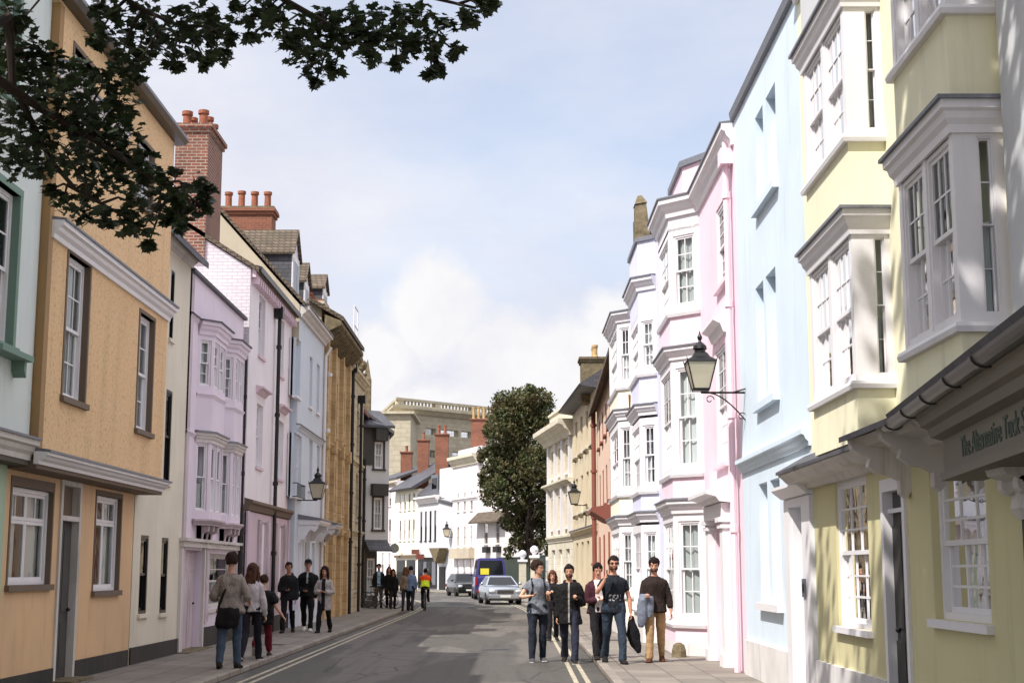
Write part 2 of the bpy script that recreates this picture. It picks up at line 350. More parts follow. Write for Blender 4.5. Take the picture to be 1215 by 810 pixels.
def chimney(root, x0, x1, y0, y1, z0, z1, mat, pots, potmat=None, cap=.1, ph=.5, rows=1, capmat=None):
    m = MB(); m.box((x0, y0, z0), (x1, y1, z1 - .2)); m.box((x0 - .05, y0 - .05, z1 - .2), (x1 + .05, y1 + .05, z1 - .1)); m.box((x0 - .1, y0 - .1, z1 - .1), (x1 + .1, y1 + .1, z1))
    c = m.build('chimney', mat, root)
    if capmat:
        q = MB(); q.box((x0 - .08, y0 - .08, z1 + .001), (x1 + .08, y1 + .08, z1 + .06)); q.build('chimney_cap', capmat, c)
    for j in range(rows):
        for i in range(pots):
            if x1 - x0 > y1 - y0: cx = x0 + (x1 - x0) * (i + .5) / pots; cy = (y0 + y1) / 2 if rows == 1 else y0 + (y1 - y0) * (j + .5) / rows
            else: cy = y0 + (y1 - y0) * (i + .5) / pots; cx = (x0 + x1) / 2 if rows == 1 else x0 + (x1 - x0) * (j + .5) / rows
            r = min(.13, max(x1 - x0, y1 - y0) / pots * .4); q = MB(); zz = z1 + (.06 if capmat else 0); hh = ph * rnd.uniform(.92, 1.05)
            q.lathe((cx, cy, zz), [(r * 1.05, 0), (r * 1.05, .05), (r * .85, .08), (r * .8, hh - .1), (r * 1.05, hh - .09), (r * 1.05, hh), (r * .75, hh), (r * .7, hh - .25)], 12)
            q.build('chimney_pot', potmat or M['pot'], c, smooth=False)
    return c
def pipe(root, pts, r=.05, mat=None, name='drainpipe', joints=True):
    m = MB(); m.tube(pts, r, 8)
    if joints:
        a = Vector(pts[0]); b = Vector(pts[-1]); L = (b - a).length
        for i in range(int(L / 1.8)):
            c = a.lerp(b, (i + .5) * 1.8 / L); m.tube([c - Vector((0, 0, .05)), c + Vector((0, 0, .05))], r * 1.45, 8)
    return m.build(name, mat or M['black'], root, smooth=False)
SUNE = 3.5; SKYS = .125; EXPO = 0.84; SKOFF = 2.0
# cloud brightness in the sky texture's own units (before the background strength)
CLC = ((3.85, 3.85, 4.1), (4.5, 4.45, 4.45)); HIC = ((3.5, 3.52, 3.95), (4.15, 4.15, 4.4)); SKT = (1, 1, 1, 1)
# ================================================================== LEFT SIDE
def lining(root, F, r, rv, mat, w=.05, name='window_surround', lintel=.0):
    m = MB(); a, b, c, d = r[:4]
    m.fb(F, b - .004, b + w, c - .0, d, -rv, .012); m.fb(F, a - w, a + .004, c, d, -rv, .012); m.fb(F, a - w, b + w, d, d + max(w, lintel), -rv, .014)
    m.fb(F, a - w - .03, b + w + .03, c - .08, c, -rv, .06)
    return m.build(name, mat, root)
def house(name, label, F, cat='house'):
    q = F.p(F.L / 2, 0); return empty(name, q, label, cat)
def cornice(root, pts, side, z0, z1, d, mat, name='cornice', top=None):
    h = z1 - z0; m = MB()
    m.sweep(pts, side, [(-.02, z0), (d * .25, z0), (d * .32, z0 + h * .25), (d * .6, z0 + h * .42), (d * .72, z0 + h * .62), (d, z0 + h * .7), (d, z1), (-.02, z1)])
    o = m.build(name, mat, root)
    if top:
        q = MB(); q.sweep(pts, side, [(-.02, z1 + .002), (d + .03, z1 - .01), (d + .03, z1 + .02), (-.02, z1 + .05)]); q.build('lead_flashing', top, o)
    return o
LS = -1
FP = lambda F, a=0, b=None: [tuple(F.p(a, 0)[:2]), tuple(F.p(F.L if b is None else b, 0)[:2])]
# ---- mint house at the frame edge
F = Fac((-6.1, 13.2), (-6.1, 18.06), -1)
h = house('terraced_house', 'pale mint house at the left picture edge with green window frames, half hidden by leaves', F)
r1 = F.rect(-9, 208, 402, 20); r2 = F.rect(-6, -40, 98, 23)
m = MB(); shell(m, F, 3.05, 10.2, 7, [r1, r2], .12); m.build('wall', M['mint'], h)
for r in (r1, r2):
    window(h, F, r, .12, 2, 4, M['green_trim'] if 0 else M['trim'], None, 'half'); lining(h, F, r, .12, M['green_trim'], .09)
m = MB(); m.fb(F, r1[0] - .1, r1[1] + .18, r1[2] - .16, r1[2] - .09, 0, .22); m.slab(F, [(r1[1] + .02, r1[2] - .16), (r1[1] + .1, r1[2] - .16), (r1[1] + .1, r1[2] - .36), (r1[1] + .02, r1[2] - .28)], 0, .16); m.build('window_ledge', M['green_trim'], h)
Fg = Fac((-6.35, 13.2), (-6.35, 18.06), -1)
m = MB(); shell(m, Fg, -.3, 3.07, 6, []); m.build('ground_floor_wall', M['mint_green'], h)
cornice(h, FP(F), -1, 3.02, 3.28, .14, M['trim_old'], 'jetty_cornice', M['lead'])
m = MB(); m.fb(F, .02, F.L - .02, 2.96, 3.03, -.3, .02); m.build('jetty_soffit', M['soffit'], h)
# ---- ochre house
F = Fac((-6.0, 18.08), (-6.0, 24.6), -1); Fg = Fac((-6.4, 18.08), (-6.4, 24.4), -1)
h = house('terraced_house', 'ochre pebbledashed house with white cornices and an overhanging upper floor', F)
w1 = F.rect(77.5, 296, 471, 104); w2 = F.rect(163.5, 368, 509, 181); w3 = F.rect(86, 52, 160, 111); w4 = F.rect(163, 160, 238, 182)
m = MB(); shell(m, F, 3.1, 9.15, 7, [w1, w2, w3, w4], .14); m.build('upper_wall', M['orange_dash'], h)
for r in (w1, w2, w3, w4):
    window(h, F, r, .11, 3 if r is w1 else 2, 4, M['trim'], None, 'pair' if r in (w1, w2) else 'half', glass=M['glass'], split=.5); lining(h, F, r, .14, M['brown'], .06)
m = MB(); m.fb(F, 0, .17, 3.1, 9.1, -.1, .012); m.build('quoin_strip', M['ochre_edge'], h)
cornice(h, FP(F, .1), -1, 5.93, 6.17, .17, M['trim'], 'string_course', M['lead'])
cornice(h, FP(F, .0, 3.2), -1, 8.1, 8.28, .12, M['trim'], 'upper_string_course', M['lead'])
cornice(h, FP(F, -.05), -1, 2.98, 3.14, .16, M['trim'], 'jetty_cornice', M['lead'])
m = MB(); m.fb(F, -.02, F.L + .02, 2.93, 3.04, -.45, .01); m.build('jetty_soffit', M['brown'], h)
m = MB(); m.prism(F, [(-.05, 9.15), (.16, 9.15), (.22, 9.22), (.2, 9.3), (-.05, 9.36)], -.1, F.L + .15); m.prism(F, [(.1, 9.36), (-3.5, 11.6), (-3.5, 11.5), (.1, 9.27)], 0, F.L); m.build('eaves_gutter', M['gutter'], h)
ga = Fg.rect(11, 575, 694, 60.5); gb = Fg.rect(112, 586, 701, 142); gd = Fg.rect(66.5, 563, 800, 91); gd = (gd[0], gd[1], .12, gd[3])
m = MB(); shell(m, Fg, -.3, 3.08, 6, [ga, gb, gd], .12); m.build('ground_floor_wall', M['orange'], h)
window(h, Fg, ga, .09, 2, 1, M['trim'], None, 'pair', kind='case', split=.68); lining(h, Fg, ga, .12, M['brown'], .045, lintel=.13)
window(h, Fg, gb, .09, 2, 1, M['trim'], None, 'pair', kind='case', split=.74); lining(h, Fg, gb, .12, M['brown'], .045, lintel=.08)
a, b, c, d = gd; m = MB(); m.fb(Fg, a, a + .09, c, d, -.12, .03); m.fb(Fg, b - .09, b, c, d, -.12, .03); m.fb(Fg, a + .09, b - .09, d - .12, d, -.12, .03); m.fb(Fg, a + .09, b - .09, d - .62, d - .55, -.12, .03); m.build('door_frame', M['trim_old'], h)
m = MB(); m.fb(Fg, a + .09, b - .09, c, d - .62, -.12, -.08); 
for q in (0, 1):
    for z0, z1 in ((c + .15, c + .8), (c + .95, d - .75)): m.fb(Fg, a + .15 + q * (b - a - .26) / 2, a + .12 + (q + 1) * (b - a - .26) / 2, z0, z1, -.08, -.065)
do = m.build('door', M['door_dark'], h); m = MB(); m.fb(Fg, a + .09, b - .09, d - .55, d - .12, -.12, -.09); m.build('fanlight', M['brown'], h)
m = MB(); m.lathe(Fg.p(b - .2, 1.1, -.04), [(.0, -.03), (.03, -.01), (.03, .01), (0, .03)], 8); m.build('door_handle', M['black'], do)
m = MB(); m.fb(Fg, a - .05, b + .05, -.1, .14, -.1, .3); m.build('doorstep', M['oldstone'], h)
m = MB(); m.fb(Fg, .01, a - .01, -.3, .32, 0, .03); m.fb(Fg, b + .01, Fg.L - .1, -.3, .36, 0, .03); m.build('plinth', M['darkplinth'], h)
# ---- cream slot-window house
F = Fac((-6.4, 24.45), (-6.4, 28.0), -1)
h = house('terraced_house', 'narrow cream house with slot windows beside the ochre pebbledash', F)
sl = [F.rect(202, 318, 402, 206.5), F.rect(195.5, 460, 572, 203), F.rect(165.5, 634, 728, 175), F.rect(190.5, 637, 727, 198.5)]
m = MB(); shell(m, F, -.3, 7.85, 7, sl, .06); m.build('wall', M['cream'], h)
for r in sl: window(h, F, r, .035, 1, 2, M['black'], .05, None, glass=M['glass_dk'], sillmat=M['cream'])
cornice(h, FP(F), -1, 7.6, 7.85, .2, M['trim_old'], 'eaves_cornice')
gable_roof(h, F, 7.85, 7, 2.6, .35, M['slate'], u0=0, gable=M['cream'], ou=.0)
m = MB(); m.fb(F, 0.01, F.L - .01, -.3, .38, 0, .03); m.build('plinth', M['darkplinth'], h)
# ---- lilac bay house
F = Fac((-6.4, 28.0), (-6.4, 33.7), -1)
h = house('terraced_house', 'lilac house with two shallow bays on each upper floor and a flat parapet', F)
dr = F.rect(212, 651, 775, 238); dr = (dr[0], dr[1], .0, dr[3]); gw = F.rect(246, 656, 742, 276); gw = (gw[0], gw[1], .85, gw[3])
m = MB(); shell(m, F, -.3, 7.55, 7, [dr, gw], .2); m.build('wall', M['lilac'], h)
m = MB(); m.fb(F, -.02, F.L + .05, 7.55, 7.62, -.3, .08); m.fb(F, 0, .2, 4.4, 7.55, 0, .03); m.build('coping', M['slate'], h)
m = MB(); m.fb(F, 0, .22, 0, 7.5, 0, .035); m.build('corner_pilaster', M['lilac_door'], h)
def bay(root, F, plan, side, z0, z1, wins, wallm, rv=.06, top=None, bot=None, cols=(2, 2, 2), rows=4, cur='net', cor=None, sillz=None, prm=None, winmat=None, glass=None, name='bay_window'):
    """plan: 4 street-plan points of a canted or square bay from the near wall joint to the far wall joint; wins: per face list of (f0,f1,z0,z1)"""
    m = MB(); fs = []
    for i in range(len(plan) - 1):
        G = Fac(plan[i], plan[i + 1], side); holes = [(G.L * a, G.L * b, c, d) for a, b, c, d in wins[i]]
        wall(m, G, 0, G.L, z0, z1, holes, rv); fs.append((G, holes))
    m.add([(p[0], p[1], z1) for p in plan], [tuple(range(len(plan)))]); m.add([(p[0], p[1], z0) for p in plan], [tuple(range(len(plan)))])
    o = m.build(name, wallm, root)
    for i, (G, hs) in enumerate(fs):
        for hh in hs:
            window(root, G, hh, rv, cols[i], rows, winmat or M['trim'], None, cur, fw=.04, sw=.035, bar=.018, glass=glass)
    return o
b1 = [(-6.4, 28.85), (-6.13, 29.15), (-6.13, 30.4), (-6.4, 30.65)]; b2 = [(-6.4, 31.2), (-6.13, 31.47), (-6.13, 32.5), (-6.4, 32.77)]
for pl in (b1, b2):
    W = lambda a, b: [[(.16, .84, a, b)], [(.07, .48, a, b), (.54, .95, a, b)], [(.2, .8, a, b)]]
    bay(h, F, pl, -1, 2.62, 4.3, W(2.85, 4.2), M['lilac'], cols=(1, 1, 1), rows=2, cur='half')
    cornice(h, pl, -1, 4.22, 4.42, .1, M['trim_old'], 'bay_cornice', M['lead'])
    cornice(h, pl, -1, 2.56, 2.68, .09, M['lilac_door'], 'bay_sill')
    bay(h, F, pl, -1, 5.2, 6.5, W(5.38, 6.32), M['lilac'], cols=(1, 1, 1), rows=4, cur='net')
    cornice(h, pl, -1, 6.42, 6.7, .13, M['lilac'], 'bay_cornice', M['slate'])
    bay(h, F, pl, -1, 4.42, 5.16, [[], [], []], M['lilac'], name='bay_apron')
    cornice(h, pl, -1, 5.14, 5.22, .04, M['lilac'], 'bay_sill')
    for k in range(3):
        y = pl[1][1] + .15 + k * .45; m = MB(); G = Fac((-6.4, y), (-6.4, y + .14), -1)
        m.slab(G, [(0, 2.56), (.14, 2.56), (.14, 2.2), (0, 2.2)], 0, .1); m.prism(G, [(0, 2.12), (.1, 2.25), (.13, 2.4), (.24, 2.45), (.25, 2.56), (0, 2.56)], 0, .14); m.build('bracket', M['lilac_door'], h)
cornice(h, FP(F, 0, F.L), -1, 4.3, 4.38, .05, M['lilac'], 'string_course'); cornice(h, FP(F), -1, 6.62, 6.7, .06, M['lilac'], 'string_course', M['slate'])
a, b, c, d = dr; m = MB(); m.fb(F, a - .09, a, c, d + .05, 0, .06); m.fb(F, b, b + .1, c, d + .05, 0, .06); m.fb(F, a - .12, gw[1] + .2, d + .05, d + .16, 0, .1); m.fb(F, a - .16, gw[1] + .25, d + .16, d + .22, 0, .16); m.build('door_surround', M['trim_old'], h)
m = MB(); m.fb(F, a, b, c, d, -.2, -.16)
for q in range(4): m.fb(F, a + .02 + q * (b - a) / 4, a + (q + 1) * (b - a) / 4 - .02, c + .05, d - .45, -.16, -.15)
m.fb(F, a + .05, b - .05, d - .4, d - .06, -.16, -.145); do = m.build('door', M['lilac_door'], h)
m = MB(); m.ell(F.p(b - .1, 1.0, -.13), (.025, .025, .025)); m.build('door_handle', M['black'], do)
window(h, F, gw, .16, 2, 4, M['trim_old'], .05, 'half')
for (a, b) in ((gw[0] - .32, gw[0] - .03), (gw[1] + .03, gw[1] + .32)):
    m = MB(); m.fb(F, a, b, gw[2] - .25, gw[3] + .1, .004, .04); m.fb(F, a + .05, b - .05, gw[2] - .15, 1.4, .04, .048); m.fb(F, a + .05, b - .05, 1.5, gw[3], .04, .048); m.build('shutter', M['lilac_door'], h)
m = MB(); m.fb(F, dr[1] + .12, F.L - .01, -.3, .5, 0, .035); m.build('plinth', M['darkplinth'], h)
m = MB(); m.fb(F, dr[0] - .1, dr[1] + .1, -.1, .12, -.2, .25); m.build('doorstep', M['oldstone'], h)
pipe(h, [F.p(F.L - .08, 6.6, .1), F.p(F.L - .08, .1, .1)], .03)
# ---- pale pink gabled house with the tall chimney
F = Fac((-6.3, 33.9), (-6.3, 40.4), -1)
h = house('terraced_house', 'pale pink house with white brick gable, tall brick chimney and black drainpipe', F)
u = [F.rect(307, 348, 421, 314.5), F.rect(331, 376, 444, 337), F.rect(304, 477, 553, 311.5), F.rect(329.5, 497, 567, 336)]
gws = [F.rect(306, 618, 694, 313), F.rect(327, 624, 694, 333)]; gws = [(r[0], r[1], 1.0, 2.85) for r in gws]
m = MB(); shell(m, F, 3.2, 8.85, 6.4, u, .16, ends=True, top=False); wall(m, F, .003, F.L - .003, -.3, 3.2, [], .1); m.build('wall', M['pinkwhite'], h)
for r in u: window(h, F, r, .12, 2, 6, M['trim'], .05, 'half', sillmat=M['rose'], fw=.04, sw=.03, bar=.016, hang=.03)
# white brick gable end facing down the street
G = Fac((-9.6, 33.86), (-6.31, 33.86), +1)
Gm = MB(); pts = [(-6.3, 8.85), (-9.6, 10.95), (-12.9, 8.85), (-12.9, 5), (-6.3, 5)]
Gm.add([(x, 33.86, z) for x, z in pts], [(0, 1, 2, 3, 4)]); Gm.build('gable_wall', M['whitebrick'], h)
m = MB()
for x0, z0, x1, z1 in ((-6.1, 8.75, -9.6, 10.98), (-13.1, 8.75, -9.6, 10.98)):
    m.hexa([(x0, 33.8, z0), (x1, 33.8, z1), (x1, 40.3, z1), (x0, 40.3, z0), (x0, 33.8, z0 + .12), (x1, 33.8, z1 + .12), (x1, 40.3, z1 + .12), (x0, 40.3, z0 + .12)])
m.build('roof', M['tile'], h)
m = MB(); m.fb(F, 0, F.L, 8.65, 8.85, 0, .12); 
for i in range(22): m.fb(F, .1 + i * .29, .2 + i * .29, 8.5, 8.66, 0, .18)
m.build('eaves_bracket_course', M['rose'], h)
m = MB(); m.prism(F, [(.12, 8.8), (.25, 8.78), (.27, 8.9), (.12, 8.95)], 0, F.L); m.build('gutter', M['gutter'], h)
chimney(h, -8.22, -7.42, 33.8, 35.5, 9.0, 12.45, M['oldbrick'], 3, ph=.42, rows=2)
m = MB(); m.prism(F, [(0, 3.05), (.1, 3.08), (.14, 3.2), (.2, 3.24), (.2, 3.3), (0, 3.36)], 0, F.L); m.build('shopfront_cornice', M['brown'], h)
m = MB(); wall(m, F.off(.05), 0, F.L, -.3, 3.05, [(r[0], r[1], r[2], r[3]) for r in gws], .16)
m.fb(F, 0, .25, -.3, 3.05, .05, .1); m.fb(F, F.L - .25, F.L, -.3, 3.05, .05, .1); m.build('ground_floor_wall', M['pinkgf'], h)
for r in gws:
    window(h, F.off(.05), r, .12, 2, 6, M['trim_old'], .05, 'net')
    for a, b in ((r[0] - .42, r[0] - .04), (r[1] + .04, r[1] + .42)):
        m = MB(); m.fb(F, a, b, r[2] - .1, r[3] + .05, .054, .1); m.fb(F, a + .06, b - .06, r[2], 1.8, .1, .11); m.fb(F, a + .06, b - .06, 1.95, r[3] - .05, .1, .11); m.build('shutter', M['lilac_door'], h)
for r, w in ((u[2], 1), (u[3], 1)):
    m = MB(); m.prism(F, [(0, r[3] + .22), (.04, r[3] + .24), (.1, r[3] + .32), (.2, r[3] + .34), (.2, r[3] + .38), (0, r[3] + .42)], r[0] - .22, r[1] + .22); m.build('window_hood', M['rose'], h)
pipe(h, [F.p(F.px(326, 400)[0], 8.4, .12), F.p(F.px(326, 400)[0], .1, .12)], .05)
m = MB(); q = F.px(326, 360)[0]; m.fb(F, q - .12, q + .12, 8.25, 8.55, .02, .24); m.build('hopper', M['black'], h)
m = MB(); m.fb(F, .02, F.L - .02, -.3, .5, .05, .1); m.build('plinth', M['darkplinth'], h)
# ---- pale blue house with dormers
F = Fac((-6.1, 40.5), (-6.1, 46.0), -1)
h = house('terraced_house', 'pale blue-white house with tiled dormers, scrolled porch hoods and four-pot chimney', F)
wl = [F.rect(351, 399, 469, 356.5), F.rect(367, 421, 482, 370.5), F.rect(375.5, 430, 489, 379), F.rect(348.5, 512, 588, 357.5), F.rect(366.5, 520, 580, 370.5), F.rect(375.5, 527, 582, 379)]
gl = [(1.6, 2.5, .1, 2.5), (3.6, 4.3, .9, 2.5)]
m = MB(); shell(m, F, -.3, 9.1, 6.8, wl + gl, .14, top=False); m.build('wall', M['blueshade'], h)
for r in wl: window(h, F, r, .11, 2, 6, M['trim'], .06, rnd.choice(['pair', 'net', 'half']))
window(h, F, gl[1], .11, 2, 4, M['trim'], .06, 'half')
m = MB(); a, b, c, d = gl[0]; m.fb(F, a, b, c, d - .4, -.14, -.1); m.fb(F, a, b, d - .35, d, -.14, -.11)
for z0, z1 in ((.3, .95), (1.1, 1.9)):
    for q in (0, 1): m.fb(F, a + .08 + q * .42, a + .4 + q * .42, z0, z1, -.1, -.085)
m.build('door', M['mint_green'], h)
cornice(h, FP(F), -1, 8.85, 9.15, .28, M['trim_old'], 'eaves_cornice', M['lead'])
cornice(h, FP(F), -1, 5.6, 5.74, .1, M['blueshade'], 'string_course', M['lead'])
Gm = MB(); Gm.add([(x, 40.48, z) for x, z in ((-6.1, 9.2), (-9.0, 12.45), (-12.0, 9.2), (-12, 8), (-6.1, 8))], [(0, 1, 2, 3, 4)]); Gm.build('gable_wall', M['beige'], h)
m = MB()
for x0, z0, x1, z1 in ((-5.95, 9.15, -9.0, 12.55), (-12.2, 9.15, -9.0, 12.55)):
    m.hexa([(x0, 40.4, z0), (x1, 40.4, z1), (x1, 46, z1), (x0, 46, z0), (x0, 40.4, z0 + .13), (x1, 40.4, z1 + .13), (x1, 46, z1 + .13), (x0, 46, z0 + .13)])
rf = m.build('roof', M['tile'], h)
chimney(h, -9.45, -7.75, 45.0, 45.8, 10.2, 13.2, M['redbrick'], 4, ph=.62, capmat=M['oldstone'])
def dormer(root, xf, xb, y0, y1, z0, z1, rise, cheek, front, roofm):
    """box dormer on a left-side roof with its window facing the street"""
    m = MB(); m.box((xb, y0, z0), (xf, y1, z1)); o = m.build('dormer', cheek, root)
    ym = (y0 + y1) / 2; e = .12
    q = MB(); q.add([(xf, y0, z1), (xf, y1, z1), (xf, ym, z1 + rise)], [(0, 1, 2)]); q.build('dormer_gable', front, o)
    q = MB()
    for ya in (y0 - e, y1 + e):
        q.hexa([(xb, ya, z1 - .08), (xf + .1, ya, z1 - .08), (xf + .1, ym, z1 + rise), (xb, ym, z1 + rise), (xb, ya, z1), (xf + .1, ya, z1), (xf + .1, ym, z1 + rise + .08), (xb, ym, z1 + rise + .08)])
    q.build('dormer_roof', roofm, o)
    G = Fac((xf, y0), (xf, y1), -1); q = MB(); q.fb(G, 0, G.L, z0, z1 - .005, 0, .03); q.build('dormer_front', front, o)
    q = MB()
    q.fb(G, .15, G.L - .15, z0 + .25, z1 - .15, .032, .05); q.build('window_frame', M['trim'], o)
    q = MB(); q.fb(G, .22, G.L / 2 - .03, z0 + .32, z1 - .22, .05, .056); q.fb(G, G.L / 2 + .03, G.L - .22, z0 + .32, z1 - .22, .05, .056); q.build('window_pane', M['glass_dk'], o)
    return o
dormer(h, -6.5, -8.2, 41.4, 42.7, 9.3, 10.95, .75, M['slate'], M['trim'], M['tile'])
dormer(h, -6.5, -8.0, 43.9, 44.9, 9.3, 10.6, .6, M['slate'], M['trim'], M['tile'])
def porch(root, F, u0, u1, z, d, mat, topm):
    m = MB(); m.prism(F, [(0, z), (d, z), (d + .05, z + .08), (d + .05, z + .13), (0, z + .16)], u0, u1); o = m.build('porch_hood', mat, root)
    m = MB(); m.prism(F, [(0, z + .165), (d + .08, z + .135), (d + .08, z + .18), (0, z + .3)], u0 - .04, u1 + .04); m.build('porch_roof', topm, o)
    for ua in (u0 + .03, u1 - .13):
        m = MB(); m.prism(F, [(0, z), (d * .95, z), (d * .95, z - .1), (d * .8, z - .2), (d * .62, z - .14), (d * .5, z - .2), (d * .4, z - .32), (d * .3, z - .42), (d * .15, z - .4), (d * .1, z - .5), (0, z - .55)], ua, ua + .1); m.build('bracket', mat, o)
porch(h, F, .6, 2.9, 2.95, .6, M['trim'], M['lead'])
porch(h, F, 4.5, 5.9, 2.95, .6, M['trim_old'], M['lead'])
for uu in (.9, 1.45, 2.6): 
    m = MB(); m.fb(F, uu, uu + .1, -.2, 2.95, 0, .08); m.build('pilaster', M['trim'], h)
pipe(h, [F.p(F.L - .12, 8.8, .25), F.p(F.L - .12, 8.5, .08), F.p(F.L - .12, .1, .08)], .045, M['trim'])
m = MB()                                               # iron balconette
q = wl[3]; 
for i in range(8): m.tube([F.p(q[0] + (q[1] - q[0]) * i / 7, q[2] - .02, .12), F.p(q[0] + (q[1] - q[0]) * i / 7, q[2] + .35, .12)], .01, 5)
for zz in (q[2] - .02, q[2] + .35): m.tube([F.p(q[0] - .1, zz, .0), F.p(q[0] - .1, zz, .12), F.p(q[1] + .1, zz, .12), F.p(q[1] + .1, zz, 0)], .014, 5)
m.build('balconette', M['black'], h)
# ---- golden stone house
F = Fac((-6.1, 46.05), (-6.1, 52.8), -1)
h = house('terraced_house', 'golden stone house with pilasters and heavy overhanging tiled eaves', F)
wl = [(a, a + .8, z0, z1) for a in (.75, 2.95, 5.15) for z0, z1 in ((.9, 2.5), (3.6, 5.4), (6.2, 8.1))]
m = MB(); shell(m, F, -.3, 9.5, 7, wl, .18); m.build('wall', M['golden'], h)
for r in wl: window(h, F, r, .14, 2, 4, M['golden'], .06, 'blind', glass=M['glass_dk'])
for uu in (.1, 2.1, 4.3, 6.4):
    m = MB(); m.fb(F, uu, uu + .26, -.3, 9.3, 0, .14); m.fb(F, uu - .06, uu + .32, 5.55, 5.95, 0, .2); m.fb(F, uu - .06, uu + .32, 2.85, 3.1, 0, .2); m.build('pilaster', M['golden'], h)
cornice(h, FP(F), -1, 5.7, 5.85, .12, M['golden'], 'string_course'); cornice(h, FP(F), -1, 2.9, 3.05, .12, M['golden'], 'string_course')
m = MB(); m.prism(F, [(0, 9.3), (.55, 9.55), (.55, 9.68), (0, 9.9)], -.1, F.L + .1)
for i in range(24): m.prism(F, [(0, 9.05), (.1, 9.1), (.46, 9.4), (.46, 9.53), (0, 9.33)], .05 + i * .28, .17 + i * .28)
m.build('eaves', M['oldstone'], h)
m = MB(); m.hexa([F.p(0, 9.7, .6), F.p(F.L, 9.7, .6), F.p(F.L, 11.6, -2.6), F.p(0, 11.6, -2.6), F.p(0, 9.85, .6), F.p(F.L, 9.85, .6), F.p(F.L, 11.75, -2.6), F.p(0, 11.75, -2.6)]); m.build('roof', M['tile'], h)
chimney(h, -7.2, -6.25, 46.3, 47.5, 8.8, 10.4, M['beige'], 2, ph=.3, capmat=M['redbrick'])
dormer(h, -6.6, -8.0, 49.0, 50.1, 10.2, 11.4, .5, M['slate'], M['trim'], M['tile'])
m = MB(); x = -5.75
for yy in (51.4, 52.6): m.tube([(x, yy, 9.8), (x, yy, 11.2)], .025, 6)
for zz in (10.5, 11.2): m.tube([(x, 51.4, zz), (x, 52.6, zz)], .025, 6)
m.build('roof_rail', M['trim'], h)
# ---- cream ashlar house with ball finials
F = Fac((-6.1, 52.85), (-6.1, 58.6), -1)
h = house('terraced_house', 'cream ashlar house with stone ball finials and two black drainpipes', F)
wl = [(a, a + .9, z0, z1) for a in (1.1, 3.3) for z0, z1 in ((.9, 2.6), (3.6, 5.4), (6.2, 7.9))]
m = MB(); shell(m, F, -.3, 9.2, 7, wl, .16); m.build('wall', M['ashlar'], h)
for r in wl: window(h, F, r, .13, 2, 4, M['trim_old'], .06, 'half')
cornice(h, FP(F), -1, 8.95, 9.25, .25, M['ashlar'], 'parapet_cornice'); cornice(h, FP(F), -1, 5.7, 5.85, .1, M['ashlar'], 'string_course'); cornice(h, FP(F), -1, 3.0, 3.2, .12, M['ashlar'], 'string_course')
for uu in (3.9, 5.6):
    m = MB(); c = F.p(uu, 9.25, -.1); m.box((c.x - .18, c.y - .18, 9.25), (c.x + .18, c.y + .18, 9.6)); m.box((c.x - .22, c.y - .22, 9.6), (c.x + .22, c.y + .22, 9.66)); m.lathe((c.x, c.y, 9.66), [(.1, 0), (.07, .08), (.1, .1), (.2, .2), (.24, .34), (.2, .48), (.1, .56), (.01, .58)], 16); m.build('ball_finial', M['oldstone'], h)
m = MB(); m.hexa([F.p(0, 9.2, -.3), F.p(F.L, 9.2, -.3), F.p(F.L, 11.4, -3.4), F.p(0, 11.4, -3.4), F.p(0, 9.3, -.3), F.p(F.L, 9.3, -.3), F.p(F.L, 11.5, -3.4), F.p(0, 11.5, -3.4)]); m.build('roof', M['slate'], h)
for uu, zt in ((.5, 9.0), (3.6, 8.2)):
    pipe(h, [F.p(uu, zt, .14), F.p(uu, .1, .14)], .06); m = MB(); m.fb(F, uu - .17, uu + .17, zt, zt + .3, .02, .3); m.build('hopper', M['black'], h)
# ---- stone gabled house with a pinnacle behind the oriel house
F = Fac((-6.5, 58.7), (-6.7, 66.5), -1)
h = house('terraced_house', 'tall stone house with small roof dormer and slim pinnacle behind the oriel house', F)
m = MB(); shell(m, F, -.3, 8.4, 7, [], .1); m.build('wall', M['honey'], h)
m = MB(); m.hexa([F.p(0, 8.3, .3), F.p(F.L, 8.3, .3), F.p(F.L, 11.2, -2.8), F.p(0, 11.2, -2.8), F.p(0, 8.45, .3), F.p(F.L, 8.45, .3), F.p(F.L, 11.35, -2.8), F.p(0, 11.35, -2.8)]); m.build('roof', M['redbrick'], h)
m = MB(); c = F.p(5.6, 8, .1); m.box((c.x - .17, c.y - .17, 7.8), (c.x + .17, c.y + .17, 10.2)); m.lathe((c.x, c.y, 10.2), [(.24, 0), (.2, .1), (.02, .9)], 4, rot=.785); m.build('pinnacle', M['oldstone'], h)
dormer(h, -6.75, -8.4, 60.6, 62.0, 8.6, 9.8, .7, M['honey'], M['trim'], M['tile'])
